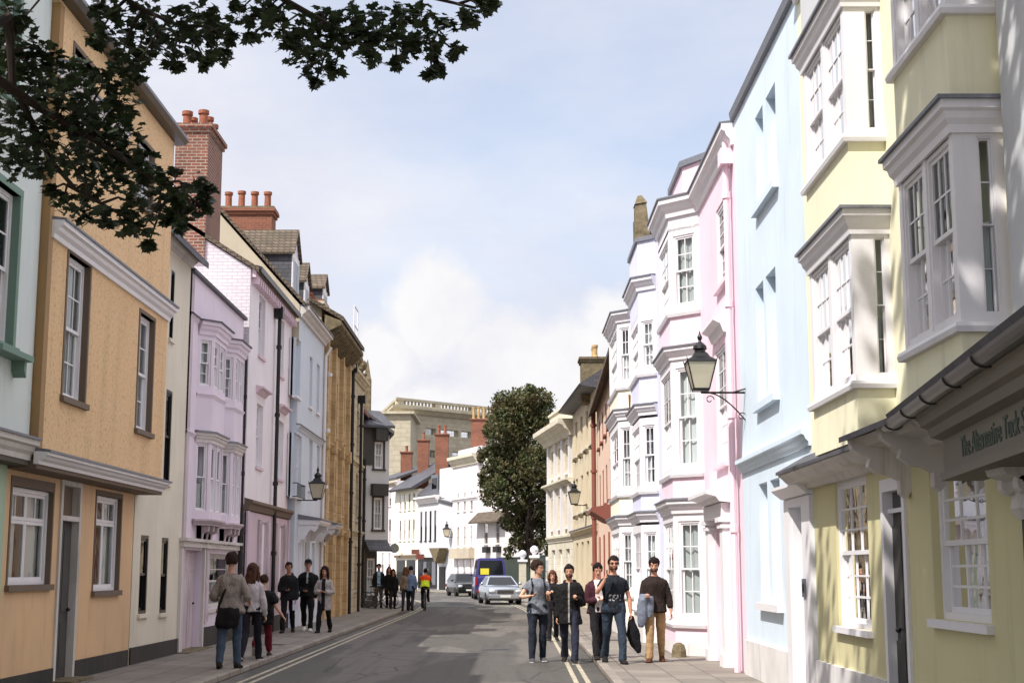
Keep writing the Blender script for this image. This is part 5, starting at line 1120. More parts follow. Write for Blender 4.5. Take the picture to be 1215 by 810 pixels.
    for k in legs:
        hip, knee, ank, toe, heel, fd = [q if i == 5 else q + P for i, q in enumerate(legs[k])]; L = outfit.get('plen', 1.0)
        end = knee.lerp(ank, max(.02, (L - .5) * 2) * 1.03)
        limb(tr, [hip + V(0, 0, .03), hip.lerp(knee, .5), knee, knee.lerp(ank, .3), end], [.08 * s * wd + ti, .074 * s * wd + ti, .055 * s + ti, .053 * s + ti, .042 * s + ti * 1.3], 12)
    remesh(tr, 'trousers', [cmat(outfit['trousers'])], root, vx * 1.1, 3, disp=.024, seed=len(label) % 5 + 2)
    for k in legs:
        hip, knee, ank, toe, heel, fd = [q if i == 5 else q + P for i, q in enumerate(legs[k])]
        sh_ = MB(); upv = V(0, 0, 1) - fd * fd.z; upv.normalize(); sv = fd.cross(upv)
        def fo(a, w, h0, h1): c = ank + fd * a * s; return [c + sv * w * s * i + upv * h * s for h in (h0, h1) for i in (-1, 1)]
        secs = [(-.08, .026, -.084, -.015), (-.06, .04, -.088, .012), (0, .046, -.088, .018), (.06, .048, -.088, -.012), (.12, .052, -.088, -.034), (.17, .049, -.086, -.044), (.208, .03, -.08, -.052)]
        loft(sh_, [(ank + fd * a * s + upv * (h0 + h1) / 2 * s, sv * w * s, upv * (h1 - h0) / 2 * s) for a, w, h0, h1 in secs], 12)
        so = sh_.build('shoe', cmat(outfit.get('shoes', '26221F')), root, org=(0, 0, 0), smooth=True)
        sl_ = MB(); loft(sl_, [(ank + fd * a * s + upv * (h0 + .005) * s, sv * (w * 1.03) * s, upv * .013 * s) for a, w, h0, h1 in secs], 12); sl_.build('sole', cmat(outfit.get('sole', '1E1B19')), so, org=(0, 0, 0), smooth=True)
    def world(p): return Matrix.Translation((x, y, z)) @ Matrix.Rotation(R(head), 4, 'Z') @ Vector(p)
    return dict(root=root, arms=arms, T=T, s=s, world=world, legs=legs, P=P)
def item(name, mb, mat, pd, label, cat, voxel=None, disp=.0, group=None):
    """something a person carries: built in the person's frame and left as a top-level thing"""
    r = pd['root']
    if voxel: o = remesh(mb, name, [mat], None, voxel, 3, disp=disp, seed=2, freq=9)
    else: o = mb.build(name, mat, None, org=(0, 0, 0))
    o.location = r.location; o.rotation_euler = r.rotation_euler; return tag(o, label, cat, group)
def gxy(x, y, z=0.0):   # stand point on the ground measured at the feet
    d = ray(x, y); k = (z - EYE) / d[2]; return d[0] * k, d[1] * k
WALK = dict(rl=(20, 8, 2), ll=(-14, 18, 2), llf=-15)
WALK2 = dict(ll=(20, 8, 2), rl=(-14, 18, 2), rlf=-15)
def ps(base, **k): d = dict(base); d.update(k); return d
# --- right-hand group walking towards us
X, Y = gxy(638, 785, 0)
p1 = person(X, Y, 0, 8, 1.80, 'man in a grey-blue t-shirt and dark jeans turning his head, in the road', dict(top='72777F', sleeve=.3, hem=-.1, trousers='272C36', hair='2B1D16', vol=1.06, sole='D0CCC6', shoes='4A4A4E', tinf=.018), ps(dict(rl=(4, 4, 2), ll=(-4, 8, 3)), hturn=62, ra=((.55, -.25, -.8), (-.62, -.75, .1)), la=((.12, -.1, -1), (-.2, -.8, .3))))
m = MB(); loft(m, [(p1['T'](V(0, .17, a)), V(w, 0, 0), V(0, .07, 0)) for a, w in ((.08, .1), (.12, .14), (.3, .15), (.42, .13), (.47, .08))], 14)
for sd in (-1, 1): m.tube([p1['T'](V(sd * .1, .13, .46)), p1['T'](V(sd * .105, .0, .53)), p1['T'](V(sd * .115, -.13, .42)), p1['T'](V(sd * .125, -.15, .3)), p1['T'](V(sd * .16, -.05, .14)), p1['T'](V(sd * .13, .12, .12))], .019, 6)
item('backpack', m, cmat('1E1F24'), p1, 'black backpack worn by the man in the grey-blue t-shirt', 'backpack')
X, Y = gxy(656, 760, 0)
p2 = person(X, Y, 0, 0, 1.66, 'woman in dark clothes with reddish brown hair walking behind the group', dict(fem=1, top='1E1B1D', hem=-.14, sleeve=1, trousers='1C1B1F', hair='5A3524', hairstyle='long', hlen=.2, topname='jacket', tinf=.02, sole='C8C4BE'), ps(WALK, ra=((.15, -.15, -1), (-.5, -.75, .6)), rac=50, hdown=12, la=((.15, .1, -1), (0, -.3, -1))))
X, Y = gxy(676, 786, 0)
p3 = person(X, Y, 0, -6, 1.76, 'bearded man in a black zipped hoodie and navy trousers in the middle of the group', dict(top='191718', top2='8E8A84', w2=.014, topname='hoodie', hem=-.22, sleeve=1, trousers='2A2D3A', hair='14100E', beard=1, hood=1, skin='B5866C', tinf=.03, wide=1.05, sole='CFCBC4', fold=.02), ps(WALK2, hdown=4, ra=((.14, .05, -1), (.05, -.25, -1)), la=((.18, -.1, -1), (-.35, -.9, .35)), lac=45))
X, Y = gxy(710, 781, .1)
p4 = person(X, Y, .1, 12, 1.68, 'dark-haired man in a white t-shirt under a burgundy jacket looking down', dict(top='3E1F28', top2='D8D0CE', w2=.085, z2=-.06, topname='jacket', hem=-.08, sleeve=1, trousers='1F1D20', hair='15100E', beard=0, skin='C08E76', tinf=.02), ps(WALK, hdown=16, hturn=-10, ra=((.12, -.2, -1), (-.6, -.75, .1)), la=((.1, -.1, -1), (-.6, -.6, .15))))
X, Y = gxy(729, 786, .1)
p5 = person(X, Y, .1, 4, 1.80, 'man in sunglasses and a dark printed t-shirt holding a phone to his ear', dict(top='1D2128', top2='A8ABA8', t2mode='print', sleeve=.36, hem=-.1, trousers='2E3845', hair='1D1713', beard=1, glasses=1, skin='C08C72', wide=1.08, tinf=.014, shoes='1E1C1C'), ps(WALK2, hdown=2, ra=((.42, -.62, -.62), (-.55, -.35, .98)), rah=(-.35, -.1, 1), rac=40, la=((.32, .05, -1), (.08, -.12, -1)), lac=45))
m = MB(); wr = p5['arms']['ra'][2]; q = wr + V(.045, -.02, .1); m.hexa([q + V(a, b, c) for c in (-.06, .07) for a, b in ((-.012, -.035), (.0, -.035), (.0, .035), (-.012, .035))]); item('mobile_phone', m, M['black'], p5, 'black phone held to the ear of the man in sunglasses', 'phone')
m = MB(); wr = p5['arms']['la'][2]; k = wr + V(.01, 0, -.1)
loft(m, [(k + V(0, 0, .05), V(.035, 0, 0), V(0, .03, 0)), (k + V(.0, 0, -.06), V(.07, 0, 0), V(0, .045, 0)), (k + V(.04, 0, -.25), V(.11, 0, 0), V(0, .05, 0)), (k + V(.06, 0, -.42), V(.10, 0, 0), V(0, .05, 0)), (k + V(.13, 0, -.58), V(.03, 0, 0), V(0, .03, 0))], 14)
loft(m, [(k + V(.02, .02, -.02), V(.04, 0, 0), V(0, .03, 0)), (k + V(-.03, .03, -.25), V(.05, 0, 0), V(0, .04, 0)), (k + V(-.02, .02, -.38), V(.03, 0, 0), V(0, .03, 0))], 12)
item('jacket', m, cmat('17171A'), p5, 'black jacket dangling from the lowered hand of the man in sunglasses', 'jacket', .012, .02)
X, Y = gxy(778, 785, .1)
p6 = person(X, Y, .1, -8, 1.74, 'bearded man in a dark sweater and tan trousers, rightmost of the walking group', dict(top='2B221E', topname='sweater', sleeve=.82, hem=-.09, trousers='A28460', hair='1A120F', vol=1.05, beard=1, skin='BE8D73', shoes='5A3324', sole='3A2418', tinf=.018, wide=1.04), ps(dict(rl=(10, 6, 1), ll=(-10, 14, 1), llf=-12), hdown=10, ra=((.1, -.05, -1), (-.25, -.8, .1)), rac=45, la=((.3, .12, -1), (.12, -.25, -1))))
m = MB(); sh, el, wr, hd = p6['arms']['ra']; c = el.lerp(wr, .6)
loft(m, [(c + V(-.01, -.02, .06), V(.06, 0, 0), V(0, .1, 0)), (c + V(-.03, -.05, -.03), V(.085, 0, 0), V(0, .1, 0)), (c + V(-.05, -.04, -.2), V(.095, 0, 0), V(0, .075, 0)), (c + V(-.07, -.03, -.4), V(.075, 0, 0), V(0, .06, 0)), (c + V(-.08, -.02, -.5), V(.04, 0, 0), V(0, .04, 0))], 14)
loft(m, [(c + V(.08, -.05, .02), V(.05, 0, 0), V(0, .06, 0)), (c + V(.09, -.06, -.2), V(.05, 0, 0), V(0, .05, 0)), (c + V(.08, -.05, -.33), V(.04, 0, 0), V(0, .04, 0))], 12)
item('jacket', m, cmat('737A88'), p6, 'grey-blue jacket draped over the arm of the man in tan trousers', 'jacket', .012, .02)
# --- left, walking away
X, Y = gxy(271, 796, .05)
q1 = person(X, Y, .1, 180, 1.80, 'man seen from behind in a taupe shirt and blue jeans on the left pavement', dict(top='8A7F78', sleeve=.55, hem=-.08, trousers='414E5E', hair='2B1B17', vol=1.14, fringe=.03, skin='B58A74', tinf=.022, fold=.018), ps(dict(rl=(6, 6, 4), ll=(-8, 10, 3)), ra=((.35, .1, -.9), (.0, -.9, -.3)), la=((.3, .0, -.9), (-.25, -.8, -.25))))
m = MB(); T = q1['T']; loft(m, [(T(V(0, .14, -.02)), V(.17, 0, 0), V(0, .07, 0)), (T(V(0, .15, -.12)), V(.19, 0, 0), V(0, .075, 0)), (T(V(.02, .15, -.28)), V(.18, 0, 0), V(0, .07, 0)), (T(V(.03, .14, -.34)), V(.14, 0, 0), V(0, .05, 0))], 16)
m.tube([T(V(.17, .1, -.02)), T(V(.1, .14, .2)), T(V(-.05, .13, .42)), T(V(-.13, .04, .53)), T(V(-.1, -.14, .4)), T(V(.1, -.14, .1)), T(V(.18, 0, -.02))], .02, 6)
item('shoulder_bag', m, cmat('1A1718'), q1, 'large black shoulder bag slung across the back of the man in the taupe shirt', 'bag', .014, .02)
X, Y = gxy(297, 783, .1)
q2 = person(X, Y, .1, 178, 1.68, 'woman with long brown hair in a light grey top beside the boy', dict(fem=1, top='B5ADB0', sleeve=1, hem=-.04, trousers='201E26', hair='4A3024', hairstyle='long', hlen=.42, skin='C39C88', shoes='1B1A1C', sole='CFCBC6'), ps(WALK, la=((.25, .0, -1), (.15, -.1, -1)), ra=((.25, 0, -1), (.1, -.25, -1)), hturn=-15))
X, Y = gxy(311, 779, .1)
q3 = person(X, Y, .1, 183, 1.50, 'boy in a loose black t-shirt and dark red trousers walking up the left pavement', dict(top='141314', sleeve=.42, hem=-.2, trousers='6A1E2C', hair='3A261C', skin='C09480', plen=.93, shoes='4A3A38', sole='C8C2BC', tinf=.03, fold=.02), ps(dict(rl=(24, 4, 2), ll=(-24, 30, 2), llf=-38), ra=((.4, .2, -.9), (.5, -.2, -.7)), la=((.2, .0, -1), (.1, -.2, -1))))
# --- left, coming towards us
X, Y = gxy(341, 750, .1)
r1_ = person(X, Y, .1, 4, 1.77, 'man in a black hooded top holding white papers, leftmost of three by the pale house', dict(top='1A1A1B', topname='hoodie', hem=-.1, hood=1, trousers='17171B', hair='1A1412', skin='9A6C56', tinf=.024), ps(WALK, la=((.12, .05, -1), (0, -.45, -1)), ra=((.12, 0, -1), (-.4, -.5, .0))), fine=2)
m = MB(); wr = r1_['arms']['la'][2]; q = wr + V(0, -.03, -.12); m.hexa([q + V(a, b, c) for c in (-.15, .1) for a, b in ((-.075, -.01), (.075, -.03), (.075, -.02), (-.075, 0))]); item('papers', m, plain('paper_white', 'D8D4E0', .7), r1_, 'white sheaf of papers in the hand of the man in the black hooded top', 'papers')
X, Y = gxy(364, 748, .1)
person(X, Y, .1, 2, 1.84, 'man in a black cap and open black jacket with white trainers, middle of three', dict(top='151516', top2='A9A9AB', w2=.025, z2=.25, topname='jacket', hem=-.08, trousers='141417', hair='181311', cap='17181C', skin='B08068', shoes='D6D3CE', sole='DEDBD6', tinf=.026, wide=1.06), ps(WALK2, hdown=8, la=((.28, .05, -1), (-.25, -.25, -1)), ra=((.28, .05, -1), (-.5, -.55, -.2))), fine=2)
X, Y = gxy(384, 750, .1)
person(X, Y, .1, -6, 1.66, 'woman with long dark hair in a long grey cardigan, rightmost of three', dict(fem=1, top='A39C97', top2='1B1A1B', w2=.055, z2=-.5, topname='cardigan', hem=-.32, trousers='17161A', hair='2A1915', hairstyle='long', hlen=.3, vol=1.12, skin='B68870', shoes='1B1818', tinf=.024), ps(WALK, ra=((.25, 0, -1), (-.5, -.75, .05)), la=((.25, 0, -1), (-.5, -.75, .05))), fine=2)
# --- far group on the left
for (px_, py_, hd_, H_, lab, of, po) in (
    (449, 721, 5, 1.85, 'tall man in a dark open jacket and pale blue top, far down by the bicycles', dict(top='1C1B1D', top2='8FB0C4', w2=.06, topname='jacket', hem=-.1, trousers='5A5246', hair='221915', skin='A87C66'), WALK),
    (461, 721, 0, 1.72, 'woman in black beside the tall man, far down the left pavement', dict(fem=1, top='171618', topname='coat', hem=-.35, trousers='1A191C', hair='4A2A20', hairstyle='long', skin='B0846C'), WALK2),
    (466, 722, 8, 1.62, 'woman with dark hair in a short black dress, far left group', dict(fem=1, top='121214', topname='dress', hem=-.38, trousers='2A2022', hair='1A120F', hairstyle='long', skin='B0846C'), WALK),
    (481, 724, 182, 1.70, 'woman with light brown hair in a beige top seen from behind near the kerb', dict(fem=1, top='8A7A68', trousers='2A2A30', hair='6A4A32', hairstyle='long', skin='B58C78'), WALK),
    (487, 724, 176, 1.74, 'person in a blue denim shirt seen from behind at the kerb near the cyclist', dict(top='6F83A3', sleeve=.9, trousers='22242C', hair='2A1C16', skin='B58C78', hem=-.14), WALK2)):
    X, Y = gxy(px_, py_, .1); person(X, Y, .1, hd_, H_, lab, of, ps(po, la=((.2, 0, -1), (.0, -.3, -1)), ra=((.2, 0, -1), (0, -.3, -1))), fine=3)
# ================================================================== BICYCLES
BLK = M['black']; RUB = plain('tyre_rubber', '191919', .8); STL = plain('brushed_steel', 'A8A8AA', .3, .9)
def bicycle(x, y, z, head, label, col, lean=0, steer=0, group=None):
    h = empty('bicycle', (x, y, z), label, 'bicycle', group); h.rotation_euler = (0, R(lean), R(head)); ORG[h.name] = Vector((0, 0, 0))
    r = .34
    for yy in (-.52, .52):
        m = MB(); m.tube([(0, yy + math.cos(a) * r, r + math.sin(a) * r) for a in [k * 2 * math.pi / 28 for k in range(29)]], .018, 6, cap=False); w = m.build('wheel', RUB, h, org=(0, 0, 0))
        m = MB()
        for k in range(14): a = k * math.pi / 7; m.tube([(0, yy, r), (0, yy + math.cos(a) * r, r + math.sin(a) * r)], .0025, 4)
        m.tube([(-.03, yy, r), (.03, yy, r)], .02, 8); m.build('spokes', STL, w, org=(0, 0, 0))
    bb = (0, .08, .3); seat = (0, .2, .86); hd_ = (0, -.36, .86); m = MB()
    for a, b in ((bb, seat), (bb, (0, -.39, .74)), ((0, .18, .8), (0, -.37, .84)), (bb, (0, .52, r)), ((0, .18, .78), (0, .52, r)), (hd_, (0, -.52, r)), ((0, -.36, .86), (0, -.34, .98))): m.tube([a, b], .017, 6)
    m.build('frame', plain('bike_paint', col, .35), h, org=(0, 0, 0))
    m = MB(); m.tube([(-.28, -.3, 1.0), (-.12, -.36, 1.0), (.12, -.36, 1.0), (.28, -.3, 1.0)], .013, 6); m.build('handlebar', BLK, h, org=(0, 0, 0))
    m = MB(); loft(m, [(V(0, .34, .91), V(.075, 0, 0), V(0, 0, .025)), (V(0, .24, .92), V(.07, 0, 0), V(0, 0, .025)), (V(0, .08, .915), V(.02, 0, 0), V(0, 0, .018))], 10); m.build('saddle', BLK, h, org=(0, 0, 0), smooth=True)
    m = MB(); m.tube([(-.02, .08, .3), (-.04, -.0, .16)], .009, 5); m.tube([(.02, .08, .3), (.04, .16, .44)], .009, 5); m.box((-.09, -.04, .14), (-.03, .04, .165)); m.box((.03, .12, .43), (.09, .2, .455)); m.tube([(.01, .08 + math.cos(a) * .09, .3 + math.sin(a) * .09) for a in [k * math.pi / 8 for k in range(17)]], .005, 4); m.build('crankset', STL, h, org=(0, 0, 0))
    return h
bicycle(-5.4, 61.2, .1, 84, 'dark bicycle leaning by the grey-white oriel house, front one of two', '22262C', 10)
bicycle(-5.7, 61.9, .1, 97, 'silver bicycle parked behind the dark one at the oriel house wall', '9A9EA2', 12)
X, Y = gxy(504, 724, 0)
bicycle(X, Y, 0, 180, 'bicycle ridden away from us along the road by the rider in a bright vest', '2A2A2E')
cy = person(X, Y, 0, 180, 1.76, 'cyclist in an orange and yellow hi-vis vest and white helmet riding away', dict(top='F0592A', top2='D4EE3A', t2mode='band', z2=.24, topname='vest', sleeve=.3, trousers='1C1C22', hair='241A16', skin='A87C66', hem=-.04, tinf=.024), dict(lean=24, rl=(75, 70, 3), ll=(30, 40, 3), ra=((.25, -.7, -.7), (.1, -.8, -.45)), la=((.25, -.7, -.7), (.1, -.8, -.45)), hdown=-14), fine=3)
cy['root'].location.z = .1
m = MB(); c = cy['T'](V(0, -.07, .78)); m.ell(c, (.11, .14, .09), 14, 8, fn=lambda q: V(q.x, q.y, max(q.z, -.02))); item('cycle_helmet', m, plain('helmet_white', 'D8D8DA', .3), cy, 'white cycle helmet on the head of the hi-vis cyclist', 'helmet')
# ================================================================== VEHICLES
GL = NT('vehicle_glass'); GL.b.inputs['Base Color'].default_value = lin('14181B'); GL.b.inputs['Roughness'].default_value = .05; GL.b.inputs['Specular IOR Level'].default_value = .35; GL = GL.m
def carpaint(n, c, metal=.4):
    t = NT(n); t.b.inputs['Base Color'].default_value = lin(c); t.b.inputs['Metallic'].default_value = metal; t.b.inputs['Roughness'].default_value = .3; t.b.inputs['Coat Weight'].default_value = .8; t.b.inputs['Coat Roughness'].default_value = .05; return t.m
HL = plain('headlamp_lens', 'C9CED2', .1, .3); RL = plain('rear_lamp_red', '8A1414', .2)
def vehicle(x, y, head, label, cat, name, paintm, L, W, H, st, cab, wheels=.31, front=True, van=False, plate='AB 52 KDE'):
    """st: side profile stations (y, bottom, belt, halfwidth factor); cab: greenhouse (y, top, inset)"""
    h = empty(name, (x, y, 0), label, cat); h.rotation_euler = (0, 0, R(head)); ORG[h.name] = Vector((0, 0, 0)); hw = W / 2
    def ring(yy, zb, zt, w): # rounded half-box section
        pts = [(-w * .93, zb), (-w, zb + .12), (-w, (zb + zt) / 2), (-w * .985, zt - .1), (-w * .93, zt - .02), (-w * .5, zt + .02), (0, zt + .03)]
        pts += [(-a, b) for a, b in pts[-2::-1]]; return [V(a, yy, b) for a, b in pts]
    m = MB(); n = len(st); rs = [ring(yy, zb, zt, hw * w) for yy, zb, zt, w in st]; k = len(rs[0]); vs = [p for r in rs for p in r]
    fs = [(i * k + j, i * k + (j + 1) % k, (i + 1) * k + (j + 1) % k, (i + 1) * k + j) for i in range(n - 1) for j in range(k)] + [tuple(range(k))[::-1], tuple(range((n - 1) * k, n * k))]
    m.add(vs, fs); bo = m.build('body', paintm, h, org=(0, 0, 0), smooth=True); bv = bo.modifiers.new('b', 'BEVEL'); bv.width = .03; bv.segments = 2; bv.limit_method = 'ANGLE'; bv.angle_limit = R(35)
    # greenhouse
    m = MB(); yb0, yt0, yt1, yb1, zb, zt, ins = cab; b = hw * .95; t = b - ins
    B = [V(-b, yb0, zb), V(b, yb0, zb), V(b, yb1, zb), V(-b, yb1, zb)]; Tt = [V(-t, yt0, zt - .04), V(t, yt0, zt - .04), V(t, yt1, zt - .04), V(-t, yt1, zt - .04)]
    T2 = [V(-t * .8, yt0 + .15, zt), V(t * .8, yt0 + .15, zt), V(t * .8, yt1 - .12, zt), V(-t * .8, yt1 - .12, zt)]
    m.add(B + Tt + T2, [(0, 1, 5, 4), (1, 2, 6, 5), (2, 3, 7, 6), (3, 0, 4, 7), (4, 5, 9, 8), (5, 6, 10, 9), (6, 7, 11, 10), (7, 4, 8, 11), (8, 9, 10, 11)]); m.build('cabin', paintm, h, org=(0, 0, 0))
    def pane(nm, q, e=.006, i0=.08, i1=.1):
        c = sum(q, V(0, 0, 0)) / 4; nrm = (q[1] - q[0]).cross(q[3] - q[0]).normalized()
        if nrm.dot(c - V(0, (yb0 + yb1) / 2, zb + .2)) < 0: nrm = -nrm
        def L_(a, b_): return (q[0] * (1 - a) + q[1] * a) * (1 - b_) + (q[3] * (1 - a) + q[2] * a) * b_
        pp = [L_(i0, i1), L_(1 - i0, i1), L_(1 - i0, 1 - i1), L_(i0, 1 - i1)]; mm = MB(); mm.add([p + nrm * e for p in pp] + [p - nrm * .01 for p in pp], [(0, 1, 2, 3), (0, 4, 5, 1), (1, 5, 6, 2), (2, 6, 7, 3), (3, 7, 4, 0)]); return mm.build(nm, GL, h, org=(0, 0, 0))
    pane('windscreen', [B[0], B[1], Tt[1], Tt[0]], i0=.05, i1=.08); pane('rear_window', [B[2], B[3], Tt[3], Tt[2]], i0=.08)
    for a, b_, c, d in ((0, 3, 7, 4), (1, 2, 6, 5)):
        P8 = B + Tt; q = [P8[a], P8[b_], P8[c], P8[d]]
        mid0 = (q[0] + q[1]) / 2; mid1 = (q[2] + q[3]) / 2; pane('side_window', [q[0], mid0, mid1, q[3]], i0=.05); pane('side_window', [mid0, q[1], q[2], mid1], i0=.05)
    yf, yr = st[0][0], st[-1][0]
    for sx in (-1, 1):
        for yy in (yf + L * .19, yr - L * .2):
            m = MB(); ax = Matrix.Rotation(R(90), 3, 'Y'); m.lathe((sx * (hw - .1), yy, wheels), [(wheels * .6, -.11), (wheels * .95, -.11), (wheels, -.07), (wheels, .07), (wheels * .95, .11), (wheels * .6, .11)], 22, axis=ax); w = m.build('wheel', RUB, h, org=(0, 0, 0))
            m = MB(); m.lathe((sx * (hw - .1) + sx * .02, yy, wheels), [(wheels * .62, -.09), (wheels * .62, .095), (wheels * .3, .085), (wheels * .1, .1)], 18, axis=ax); m.build('rim', STL, w, org=(0, 0, 0))
        m = MB(); m.ell((sx * (hw + .08), cab[0] + .25, zb + .1), (.1, .06, .07)); m.build('wing_mirror', paintm, h, org=(0, 0, 0), smooth=True)
        fz = st[1][2]
        m = MB(); m.ell((sx * hw * .74, yf + .02, st[0][2] - .09), (.17 if not van else .12, .1, .095 if not van else .16), 14, 8); m.build('headlight', HL, h, org=(0, 0, 0), smooth=True)
        m = MB(); z0 = st[-1][2]; m.box((sx * hw * .92 - .08, yr - .05, z0 - (.5 if van else .2)), (sx * hw * .92 + .05, yr + .03, z0 - .02)); m.build('tail_light', RL, h, org=(0, 0, 0))
    m = MB(); z0 = st[0][2]; m.box((-.4, yf - .04, z0 - .2), (.4, yf + .05, z0 - .03)); gr = m.build('grille', M['black'], h, org=(0, 0, 0)); m = MB()
    for i in range(4): m.box((-.38, yf - .05, z0 - .18 + i * .038), (.38, yf - .04, z0 - .17 + i * .038))
    m.build('grille_bars', STL, gr, org=(0, 0, 0))
    for yy, s_, nm in ((yf, -1, 'front_bumper'), (yr, 1, 'rear_bumper')):
        m = MB(); m.box((-hw * .95, min(yy, yy + s_ * .07), .3), (hw * .95, max(yy, yy + s_ * .07), .5)); bu = m.build(nm, paintm if not van else M['black'], h, org=(0, 0, 0)); bb_ = bu.modifiers.new('b', 'BEVEL'); bb_.width = .03; bb_.segments = 2
        m = MB(); m.box((-.26, yy + s_ * .07 - .012, .36), (.26, yy + s_ * .07 + .012, .47)); m.build('number_plate', plain('plate_' + nm, 'D8D8D4' if s_ < 0 else 'C9B23A', .4), bu, org=(0, 0, 0))
    m = MB(); m.box((-hw * .9, yf + .02, .2), (hw * .9, yr - .02, .34)); m.build('underbody', M['black'], h, org=(0, 0, 0))
    return h
sed = [(-2.3, .28, .74, .86), (-2.22, .24, .8, .95), (-1.6, .22, .88, 1), (-.95, .22, .93, 1), (.9, .22, .94, 1), (1.7, .24, .92, .98), (2.2, .3, .86, .93), (2.3, .34, .7, .86)]
X, Y = gxy(592, 717, 0)
vehicle(X, Y + 2.3, 8, 'silver saloon car parked facing us at the right kerb in front of the purple van', 'car', 'parked_car', carpaint('silver_paint', 'A9B0BA', .7), 4.6, 1.78, 1.42, sed, (-1.05, -.3, 1.0, 1.65, .92, 1.42, .26))
vst = [(-2.6, .3, 1.0, .86), (-2.5, .28, 1.12, .96), (-1.9, .26, 1.25, 1), (-1.2, .26, 1.35, 1), (2.4, .26, 1.35, 1), (2.55, .3, 1.32, .98)]
X, Y = gxy(578, 712, 0)
vh = vehicle(X, Y + 5.2, 184, 'tall purple van with dark rear windows and a yellow sticker behind the silver car', 'van', 'parked_van', carpaint('purple_paint', '3A3678', .3), 5.2, 1.9, 2.35, vst, (-1.3, -.75, 2.42, 2.52, 1.33, 2.4, .14), wheels=.34, van=True)
m = MB(); m.box((.12, 2.5, 1.45), (.62, 2.535, 1.8)); m.build('yellow_sticker', plain('sticker_yellow', 'D8C838', .5), vh, org=(0, 0, 0))
X, Y = gxy(548, 707.5, 0)
vehicle(X, Y + 3, 14, 'dark green hatchback parked left of the purple van at the bend', 'car', 'parked_car', carpaint('dark_green_paint', '10130F', 0), 4.0, 1.68, 1.5, [(-2, .28, .74, .86), (-1.92, .24, .82, .95), (-1.3, .22, .9, 1), (-.8, .22, .95, 1), (1.5, .22, .96, 1), (1.9, .28, .92, .95), (2, .32, .8, .88)], (-.95, -.3, 1.4, 1.9, .94, 1.5, .22))
X, Y = gxy(628, 706, 0)
vehicle(X + .6, Y + 4, 0, 'pale grey-green car behind the silver saloon near the dark fence', 'car', 'parked_car', carpaint('sage_paint', '9AA69C', .5), 4.2, 1.7, 1.45, sed, (-1.0, -.3, 1.1, 1.7, .92, 1.42, .24))
# ================================================================== FENCE AND GATE PIERS
h = empty('fence', (2.2, 94, 0), 'dark green boarded fence under the evergreen tree beyond the parked cars', 'fence')
fx = [(-1.0, 100), (1.2, 95), (1.9, 84)]
for (x0, y0), (x1, y1) in zip(fx[:-1], fx[1:]):
    G = Fac((x1, y1), (x0, y0), 1); m = MB(); m.fb(G, 0, G.L, .1, 2.5, -.05, 0); 
    for k in range(int(G.L / .18)): m.fb(G, k * .18 + .02, k * .18 + .15, .15, 2.45, 0, .02)
    m.fb(G, 0, G.L, 2.5, 2.58, -.08, .05); m.build('fence_panel', paint('fence_green_%d' % int(y0), '2C3A30', .2), h)
for i, (xx, yy, zz) in enumerate(((xat(620, 680, 88), 88, 2.7), (xat(634, 680, 84), 84, 2.9))):
    h = empty('gate_pier', (xx, yy, 0), ['pale stone gate pier with white cap left of the tree trunk', 'pale gate pier with white ball top nearest the classical house'][i], 'gate pier', 'gate piers by the tree')
    m = MB(); m.box((xx - .22, yy - .22, 0), (xx + .22, yy + .22, zz - .5)); m.build('pier', M['stone'], h)
    m = MB(); m.box((xx - .3, yy - .3, zz - .5), (xx + .3, yy + .3, zz - .36)); m.lathe((xx, yy, zz - .36), [(.12, 0), (.1, .08), (.22, .2), (.25, .32), (.2, .46), (.05, .56)], 14); m.build('pier_cap', M['trim'], h)
h = None
m = MB(); m.lathe((2.35, 27.15, .1), [(.14, 0), (.13, .12), (.1, .22), (.04, .26)], 9); o = m.build('guard_stone', M['oldstone'], None, org=(2.35 + .0, 27.15, .1)); o.location.x = 3.05; o.location.y = 26.75; tag(o, 'weathered guard stone at the foot of the pink bay', 'guard stone')
# shop signs and small street things far away
m = MB(); P_ = (xat(468, 650, 130), 130, zat(650, 130)); m.lathe(P_, [(.01, -.04), (.42, -.04), (.42, .04), (.01, .04)], 18, axis=Matrix.Rotation(R(90), 3, 'X')); m.tube([V(*P_) + V(0, 0, .42), V(P_[0] - .1, P_[1] + 2.5, P_[2] + .5)], .03, 5); tag(m.build('hanging_sign', M['darkframe'], None, org=P_), 'round dark hanging sign on the far white houses', 'sign')
# ================================================================== FAR TREE
def leaf_mat(n, c, c2, tr=.25):
    t = NT(n); p = t.pos(); f = t.ramp(t.noise(p, 1.1, 3, .6), [(.38, g(0)), (.62, g(1))]); rn = t.node('ShaderNodeNewGeometry').outputs['Random Per Island']
    a = t.mix(f, lin(c), lin(c2)); hsv = t.node('ShaderNodeHueSaturation'); t.link(a, hsv.inputs['Color']); mr = t.node('ShaderNodeMapRange'); mr.inputs[3].default_value = .7; mr.inputs[4].default_value = 1.3; t.link(rn, mr.inputs[0]); t.link(mr.outputs[0], hsv.inputs['Value'])
    t.link(hsv.outputs[0], t.b.inputs['Base Color']); t.b.inputs['Roughness'].default_value = .6; t.b.inputs['Specular IOR Level'].default_value = .3
    tl = t.node('ShaderNodeBsdfTranslucent'); t.link(hsv.outputs[0], tl.inputs[0]); mx = t.node('ShaderNodeMixShader'); mx.inputs[0].default_value = tr; t.link(t.b.outputs[0], mx.inputs[1]); t.link(tl.outputs[0], mx.inputs[2]); t.link(mx.outputs[0], t.out.inputs['Surface']); return t.m
bark = plain('dark_bark', '332B24', .95, 0, .4, .2, 5)
def rv(r): 
    while 1:
        q = Vector((r.uniform(-1, 1), r.uniform(-1, 1), r.uniform(-1, 1)))
        if .01 < q.length < 1: return q
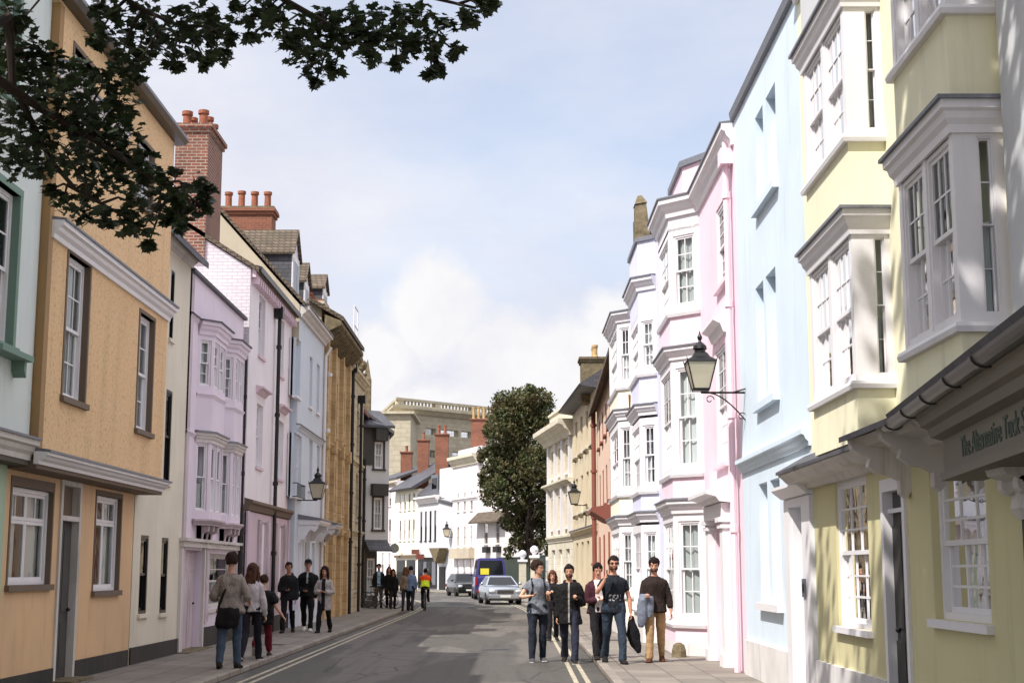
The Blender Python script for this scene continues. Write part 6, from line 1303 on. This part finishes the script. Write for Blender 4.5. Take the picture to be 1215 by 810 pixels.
def tree_far():
    r = random.Random(4); base = V(1.55, 92, 0); h = empty('tree', base, 'dark evergreen tree with reddish brown flush standing in front of the white houses', 'tree')
    m = MB(); m.tube([base, base + V(-.1, 0, 1.5), base + V(-.45, 0, 3.2), base + V(-.5, 0, 6), base + V(-.4, 0, 10)], [.42, .32, .28, .2, .06], 10)
    for k in range(16):
        z = r.uniform(2.6, 9); s_ = base + V(-.4, 0, z); d = rv(r); d.z = abs(d.z) * .5 + .3; m.tube([s_, s_ + d * 1.1, s_ + d * 1.9 + V(0, 0, .3)], [.13, .08, .03], 6)
    m.build('trunk', bark, h)
    vs = []; fs = []
    # lobes read off the outline (px x, px y, radius in px)
    lob = [(614, 490, 30), (598, 480, 18), (640, 478, 20), (626, 472, 16), (645, 500, 18), (590, 510, 18), (615, 525, 34), (650, 535, 20), (582, 540, 17), (600, 558, 28), (635, 560, 30), (652, 580, 18), (588, 585, 20), (610, 592, 24), (640, 600, 24), (578, 562, 12), (620, 622, 20), (645, 628, 18), (606, 618, 14), (630, 645, 16), (612, 642, 10), (655, 610, 12), (597, 497, 22), (654, 560, 14), (575, 572, 9), (573, 537, 8), (648, 650, 10), (605, 655, 8)]
    for (lx, ly, lr) in lob:
        Yc = 92 + r.uniform(-1.3, 1.3); c = V(xat(lx, ly, Yc), Yc, zat(ly, Yc)); rad = lr * 92 / 1700
        n = int(1600 * (rad / 1.2) ** 2)
        subs = [c + rv(r) * rad * .75 for _ in range(max(4, int(16 * (rad / 1.2) ** 2)))]
        for _ in range(n):
            q = rv(r); q = q.normalized() * (q.length ** .45); p = r.choice(subs) + q * rad * .38 if r.random() < .75 else c + q * rad * r.uniform(.9, 1.08)
            a = rv(r).normalized(); b = a.cross(rv(r)).normalized(); s_ = r.uniform(.07, .15); o_ = len(vs)
            vs += [p - a * s_, p + b * s_ * .6, p + a * s_, p - b * s_ * .6 + V(0, 0, .03)]; fs.append((o_, o_ + 1, o_ + 2, o_ + 3))
    m = MB(); m.v = vs; m.f = [list(f) for f in fs]; m.mi = [0] * len(fs); m.build('crown', leaf_mat('evergreen_leaves', '4C5432', '5C5336', .25), h)
tree_far()
# ================================================================== NEAR MAPLE
def maple():
    r = random.Random(11); base = V(-7.2, 6.5, 0); h = empty('maple_tree', base, 'maple tree whose dark leafy boughs hang across the top left of the view', 'tree')
    top = V(-5.8, 7.5, 6.5); m = MB(); m.tube([base, base + V(.2, .1, 2), base + V(.7, .4, 4.5), top, V(-4.6, 7.8, 9), V(-3.5, 8, 12)], [.42, .36, .32, .26, .18, .06], 12)
    def W(px_, py_, Y_): return V(xat(px_, py_, Y_), Y_, zat(py_, Y_))
    clus = []     # (px, py, r px, depth, leaves)
    A = [(20, 45, 30), (12, 95, 40), (45, 100, 38), (75, 130, 36), (20, 150, 42), (62, 170, 40), (105, 110, 30), (112, 160, 38), (145, 120, 26), (150, 165, 30), (20, 192, 22), (50, 196, 20), (95, 190, 28), (140, 205, 30), (172, 215, 26), (205, 218, 24), (232, 225, 22), (238, 245, 16), (105, 225, 20), (75, 240, 14), (98, 252, 16), (125, 258, 16), (150, 262, 18), (172, 268, 16), (176, 290, 7), (205, 240, 16), (215, 268, 10), (160, 85, 16), (130, 90, 20), (128, 145, 30), (35, 70, 25), (90, 85, 22), (60, 65, 18), (135, 185, 26), (170, 190, 16), (10, 15, 22), (5, 50, 24), (158, 240, 20), (190, 250, 14), (115, 45, 14), (205, 258, 12), (220, 255, 12), (245, 225, 12), (60, 225, 8)]
    Bc = [(118, 12, 16), (135, 22, 22), (150, 45, 24), (160, 68, 16), (175, 22, 28), (190, 50, 28), (205, 72, 14), (215, 25, 26), (232, 55, 24), (240, 20, 22), (257, 40, 20), (262, 65, 14), (245, 75, 10), (140, 75, 14), (285, 12, 18), (310, 22, 20), (335, 30, 24), (345, 58, 22), (372, 75, 24), (375, 97, 8), (365, 40, 24), (395, 50, 24), (395, 82, 14), (415, 25, 26), (438, 62, 18), (425, 45, 20), (455, 25, 24), (480, 18, 20), (478, 55, 20), (470, 75, 10), (505, 50, 22), (520, 72, 16), (512, 88, 8), (540, 60, 10), (530, 30, 16), (555, 22, 13), (572, 8, 12), (500, 20, 18), (275, 45, 8), (300, 45, 9), (450, 45, 18), (585, 3, 6), (388, 22, 18), (320, 8, 16)]
    twigs = []
    for (x, y, rr) in A: clus.append((x, y, rr, 12 + r.uniform(-.7, .7)))
    for (x, y, rr) in Bc: clus.append((x, y, rr, 12.3 + r.uniform(-.7, .7)))
    # boughs
    J = top + V(.3, .3, -.3)
    bA = [J, W(-60, 60, 10.5), W(-10, 90, 11.4), W(50, 130, 11.8), W(110, 165, 12), W(165, 200, 12), W(215, 235, 12)]
    bA2 = [W(-60, 60, 10.5), W(10, 20, 11.5), W(15, 100, 11.7), W(60, 190, 12), W(90, 225, 12), W(150, 258, 12)]
    K2 = V(-4.9, 7.8, 8.4)
    bB = [K2, V(-4.2, 10, 7.6), W(90, -40, 12), W(170, 12, 12.2), W(230, 38, 12.2)]
    bC = [K2, V(-3, 10.2, 8.4), W(270, -55, 12), W(340, 2, 12.3), W(400, 35, 12.3), W(470, 45, 12.3), W(525, 55, 12.3)]
    bD = [V(-3, 10.2, 8.4), W(400, -60, 12.2), W(480, -10, 12.3), W(565, 10, 12.3)]
    for b, r0 in ((bA, .06), (bA2, .04), (bB, .045), (bC, .05), (bD, .03)):
        n = len(b); m.tube(b, [r0 * (1 - i / n) ** 1.3 + .008 for i in range(n)], 8)
    allb = [p for b in (bA, bA2, bB, bC, bD) for i in range(len(b) - 1) for p in [b[i].lerp(b[i + 1], t) for t in (0, .25, .5, .75)]]
    def leafpoly():
        out = []
        for ang, rad in ((-165, .4), (-140, .75), (-115, .55), (-75, 1.0), (-62, .72), (-42, .9), (-25, .62), (0, 1.15), (25, .62), (42, .9), (62, .72), (75, 1.0), (115, .55), (140, .75), (165, .4)):
            a = R(ang); out.append((math.sin(a) * rad, math.cos(a) * rad))
        return out
    LP = leafpoly(); lv = []; lf = []
    def leaf(p, s_, rr_):
        nrm = (V(0, 0, 1) + rv(rr_) * .9).normalized(); d = V(rr_.uniform(-1, 1), rr_.uniform(-1, 1), -.6 + rr_.uniform(-.5, .3)); d = (d - nrm * d.dot(nrm)).normalized(); e = nrm.cross(d); o_ = len(lv)
        lv.append(p); cv = rr_.uniform(.05, .3)
        for (a, b) in LP: lv.append(p + e * a * s_ + d * (b + .2) * s_ - nrm * (a * a * cv) * s_)
        n = len(LP)
        for i in range(n): lf.append((o_, o_ + 1 + i, o_ + 1 + (i + 1) % n))
    for (x, y, rr, Yd) in clus:
        c = W(x, y, Yd); rad = rr * Yd / 1700
        q = min(allb, key=lambda p: (p - c).length); mid = q.lerp(c, .5) + V(0, 0, .05)
        m.tube([q, mid, c], [.016, .011, .006], 5)
        n = int(20 + 64 * (rad / .25) ** 2)
        for k in range(max(3, n // 9)): e_ = c + rv(r) * rad; m.tube([c.lerp(mid, .3), c.lerp(e_, .5) + V(0, 0, .02), e_], [.006, .004, .002], 4)
        for _ in range(n):
            qv = rv(r); qv.y *= 1.3; leaf(c + qv * rad * .95, r.uniform(.042, .074), r)
    m2n = len(lf)
    # the rest of the crown, above and behind the camera: it shades the near pavement and the lemon house
    def safe(p):  # keep the upper crown out of the view
        return p.z > EYE + .43 * p.y + .25 or p.y < 1.0
    lobes = []
    while len(lobes) < 215:
        q = rv(r); c = V(-2.9 + q.x * 4.6, 6.8 + q.y * 5.6, 9.9 + q.z * 3.6)
        if safe(c - V(0, 0, .9)) and 5.8 < c.z < 12.8 and not (c.x > -2.3 and c.y > 8.6): lobes.append(c)
    for c in lobes:
        a = V(-3.8, 7.2, 9 + (c.z - 9) * .5); m.tube([a, a.lerp(c, .5) + V(0, 0, .4), c], [.06, .035, .012], 5)
        for _ in range(80):
            p = c + rv(r) * 1.0
            if safe(p): leaf(p, r.uniform(.09, .15), r)
    m.build('trunk', bark, h)
    q = MB(); q.v = lv; q.f = [list(f) for f in lf]; q.mi = [0] * len(lf); q.build('crown', leaf_mat('maple_leaves', '38442A', '2A3422', .22), h)
maple()
# ================================================================== SKY AND SUN
EL, AZ = 52, 45       # the sun stands to the left, half behind the camera
sd = V(-math.cos(R(EL)) * math.sin(R(AZ)), -math.cos(R(EL)) * math.cos(R(AZ)), math.sin(R(EL)))
su = bpy.data.lights.new('sun', 'SUN'); su.energy = SUNE; su.angle = R(.55); su.color = (1, .955, .9); so = bpy.data.objects.new('sun', su); COL.objects.link(so); so.rotation_euler = sd.to_track_quat('Z', 'Y').to_euler()
w = bpy.data.worlds.new('World'); S.world = w; w.use_nodes = True; t = w.node_tree; n = t.nodes; bg = n['Background']
sky = n.new('ShaderNodeTexSky'); sky.sky_type = 'NISHITA'; sky.sun_disc = False; sky.sun_elevation = R(EL); sky.sun_rotation = math.atan2(sd.x, sd.y); sky.altitude = 50; sky.air_density = 1.0; sky.dust_density = 2.0; sky.ozone_density = 1.5
tc = n.new('ShaderNodeTexCoord'); sp = n.new('ShaderNodeSeparateXYZ'); t.links.new(tc.outputs['Generated'], sp.inputs[0])
def mth(op, a, b=None, c=None):
    q = n.new('ShaderNodeMath'); q.operation = op
    for i, v in enumerate((a, b, c)):
        if v is None: continue
        if isinstance(v, (int, float)): q.inputs[i].default_value = v
        else: t.links.new(v, q.inputs[i])
    return q.outputs[0]
def wn(vec, sc, det, ro, off=0):
    mp = n.new('ShaderNodeMapping'); mp.inputs['Location'].default_value = (off, off * .7, 0); t.links.new(vec, mp.inputs['Vector']); q = n.new('ShaderNodeTexNoise'); q.inputs['Scale'].default_value = sc; q.inputs['Detail'].default_value = det; q.inputs['Roughness'].default_value = ro; t.links.new(mp.outputs[0], q.inputs['Vector']); return q.outputs['Fac']
def wr_(f, stops):
    q = n.new('ShaderNodeValToRGB'); e = q.color_ramp.elements
    while len(e) < len(stops): e.new(.5)
    for el, (p, c) in zip(e, stops): el.position = p; el.color = g(c) if isinstance(c, (int, float)) else tuple(c) + (1,)
    t.links.new(f, q.inputs[0]); return q.outputs[0]
zc = mth('MAXIMUM', sp.outputs[2], .02); dv = mth('ADD', zc, .25); cx = mth('DIVIDE', sp.outputs[0], dv); cyy = mth('DIVIDE', sp.outputs[1], dv); cb = n.new('ShaderNodeCombineXYZ'); t.links.new(cx, cb.inputs[0]); t.links.new(cyy, cb.inputs[1]); flat = cb.outputs[0]
# thin high layer
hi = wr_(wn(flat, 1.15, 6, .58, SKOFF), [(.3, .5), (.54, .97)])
# a bank of cumulus low over the far end of the street
def blob(az, el, ra, re):
    d = V(math.sin(R(az)) * math.cos(R(el)), math.cos(R(az)) * math.cos(R(el)), math.sin(R(el)))
    hx = mth('MULTIPLY', mth('SUBTRACT', mth('ARCTAN2', sp.outputs[0], sp.outputs[1]), R(az)), 1 / R(ra)); hz = mth('MULTIPLY', mth('SUBTRACT', mth('ARCSINE', sp.outputs[2]), R(el)), 1 / R(re))
    return mth('SUBTRACT', 1, mth('SQRT', mth('ADD', mth('MULTIPLY', hx, hx), mth('MULTIPLY', hz, hz))))
bl = None
for a in ((-3.0, 10.2, 2.7, 3.0), (-5.4, 8.2, 2.2, 2.0), (-.6, 8.6, 3.0, 2.3), (2.6, 8.2, 2.8, 2.4), (-1.0, 6, 6.5, 2.4), (4.5, 9.6, 2.4, 1.8), (14, 9, 5, 2.5), (-16, 9, 6, 3), (30, 11, 8, 4), (-34, 11, 9, 4)):
    b_ = blob(*a); bl = b_ if bl is None else mth('MAXIMUM', bl, b_)
dn = wn(tc.outputs['Generated'], 17, 8, .6, 3.1); f_ = mth('ADD', bl, mth('MULTIPLY', mth('SUBTRACT', dn, .5), 1.5)); cu_ = wr_(f_, [(.03, 0), (.42, 1)])
dn2 = wn(tc.outputs['Generated'], 13, 6, .6, 9.3)
cc = wr_(dn2, [(.3, CLC[0]), (.68, CLC[1])])
hc0 = wr_(wn(flat, 2.0, 5, .55, 5.5), [(.3, HIC[0]), (.7, HIC[1])]); zen = wr_(sp.outputs[2], [(.42, 1 / 2.0), (.8, 1)])  # cloud above the view brightened towards the zenith, added as fill light
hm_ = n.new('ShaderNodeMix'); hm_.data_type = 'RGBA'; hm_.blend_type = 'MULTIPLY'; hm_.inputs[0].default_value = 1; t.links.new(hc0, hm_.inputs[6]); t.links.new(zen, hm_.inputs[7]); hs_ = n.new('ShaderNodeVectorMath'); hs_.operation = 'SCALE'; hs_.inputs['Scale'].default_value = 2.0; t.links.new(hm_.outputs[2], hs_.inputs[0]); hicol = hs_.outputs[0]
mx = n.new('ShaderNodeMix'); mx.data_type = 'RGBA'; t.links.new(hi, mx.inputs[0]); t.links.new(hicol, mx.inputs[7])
skm = n.new('ShaderNodeMix'); skm.data_type = 'RGBA'; skm.blend_type = 'MULTIPLY'; skm.inputs[0].default_value = 1; t.links.new(sky.outputs[0], skm.inputs[6]); skm.inputs[7].default_value = SKT
t.links.new(skm.outputs[2], mx.inputs[6])
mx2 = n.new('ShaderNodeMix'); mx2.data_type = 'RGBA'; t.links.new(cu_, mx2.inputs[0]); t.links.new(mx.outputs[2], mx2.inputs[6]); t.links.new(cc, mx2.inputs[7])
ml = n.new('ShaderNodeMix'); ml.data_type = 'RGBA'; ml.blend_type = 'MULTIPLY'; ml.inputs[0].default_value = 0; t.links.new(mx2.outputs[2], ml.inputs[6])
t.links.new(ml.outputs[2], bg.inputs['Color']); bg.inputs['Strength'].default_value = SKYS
S.view_settings.view_transform = 'Standard'; S.view_settings.look = 'None'; S.view_settings.gamma = 1; S.view_settings.exposure = EXPO
S.render.engine = 'CYCLES'; S.render.resolution_x = 1024; S.render.resolution_y = 682
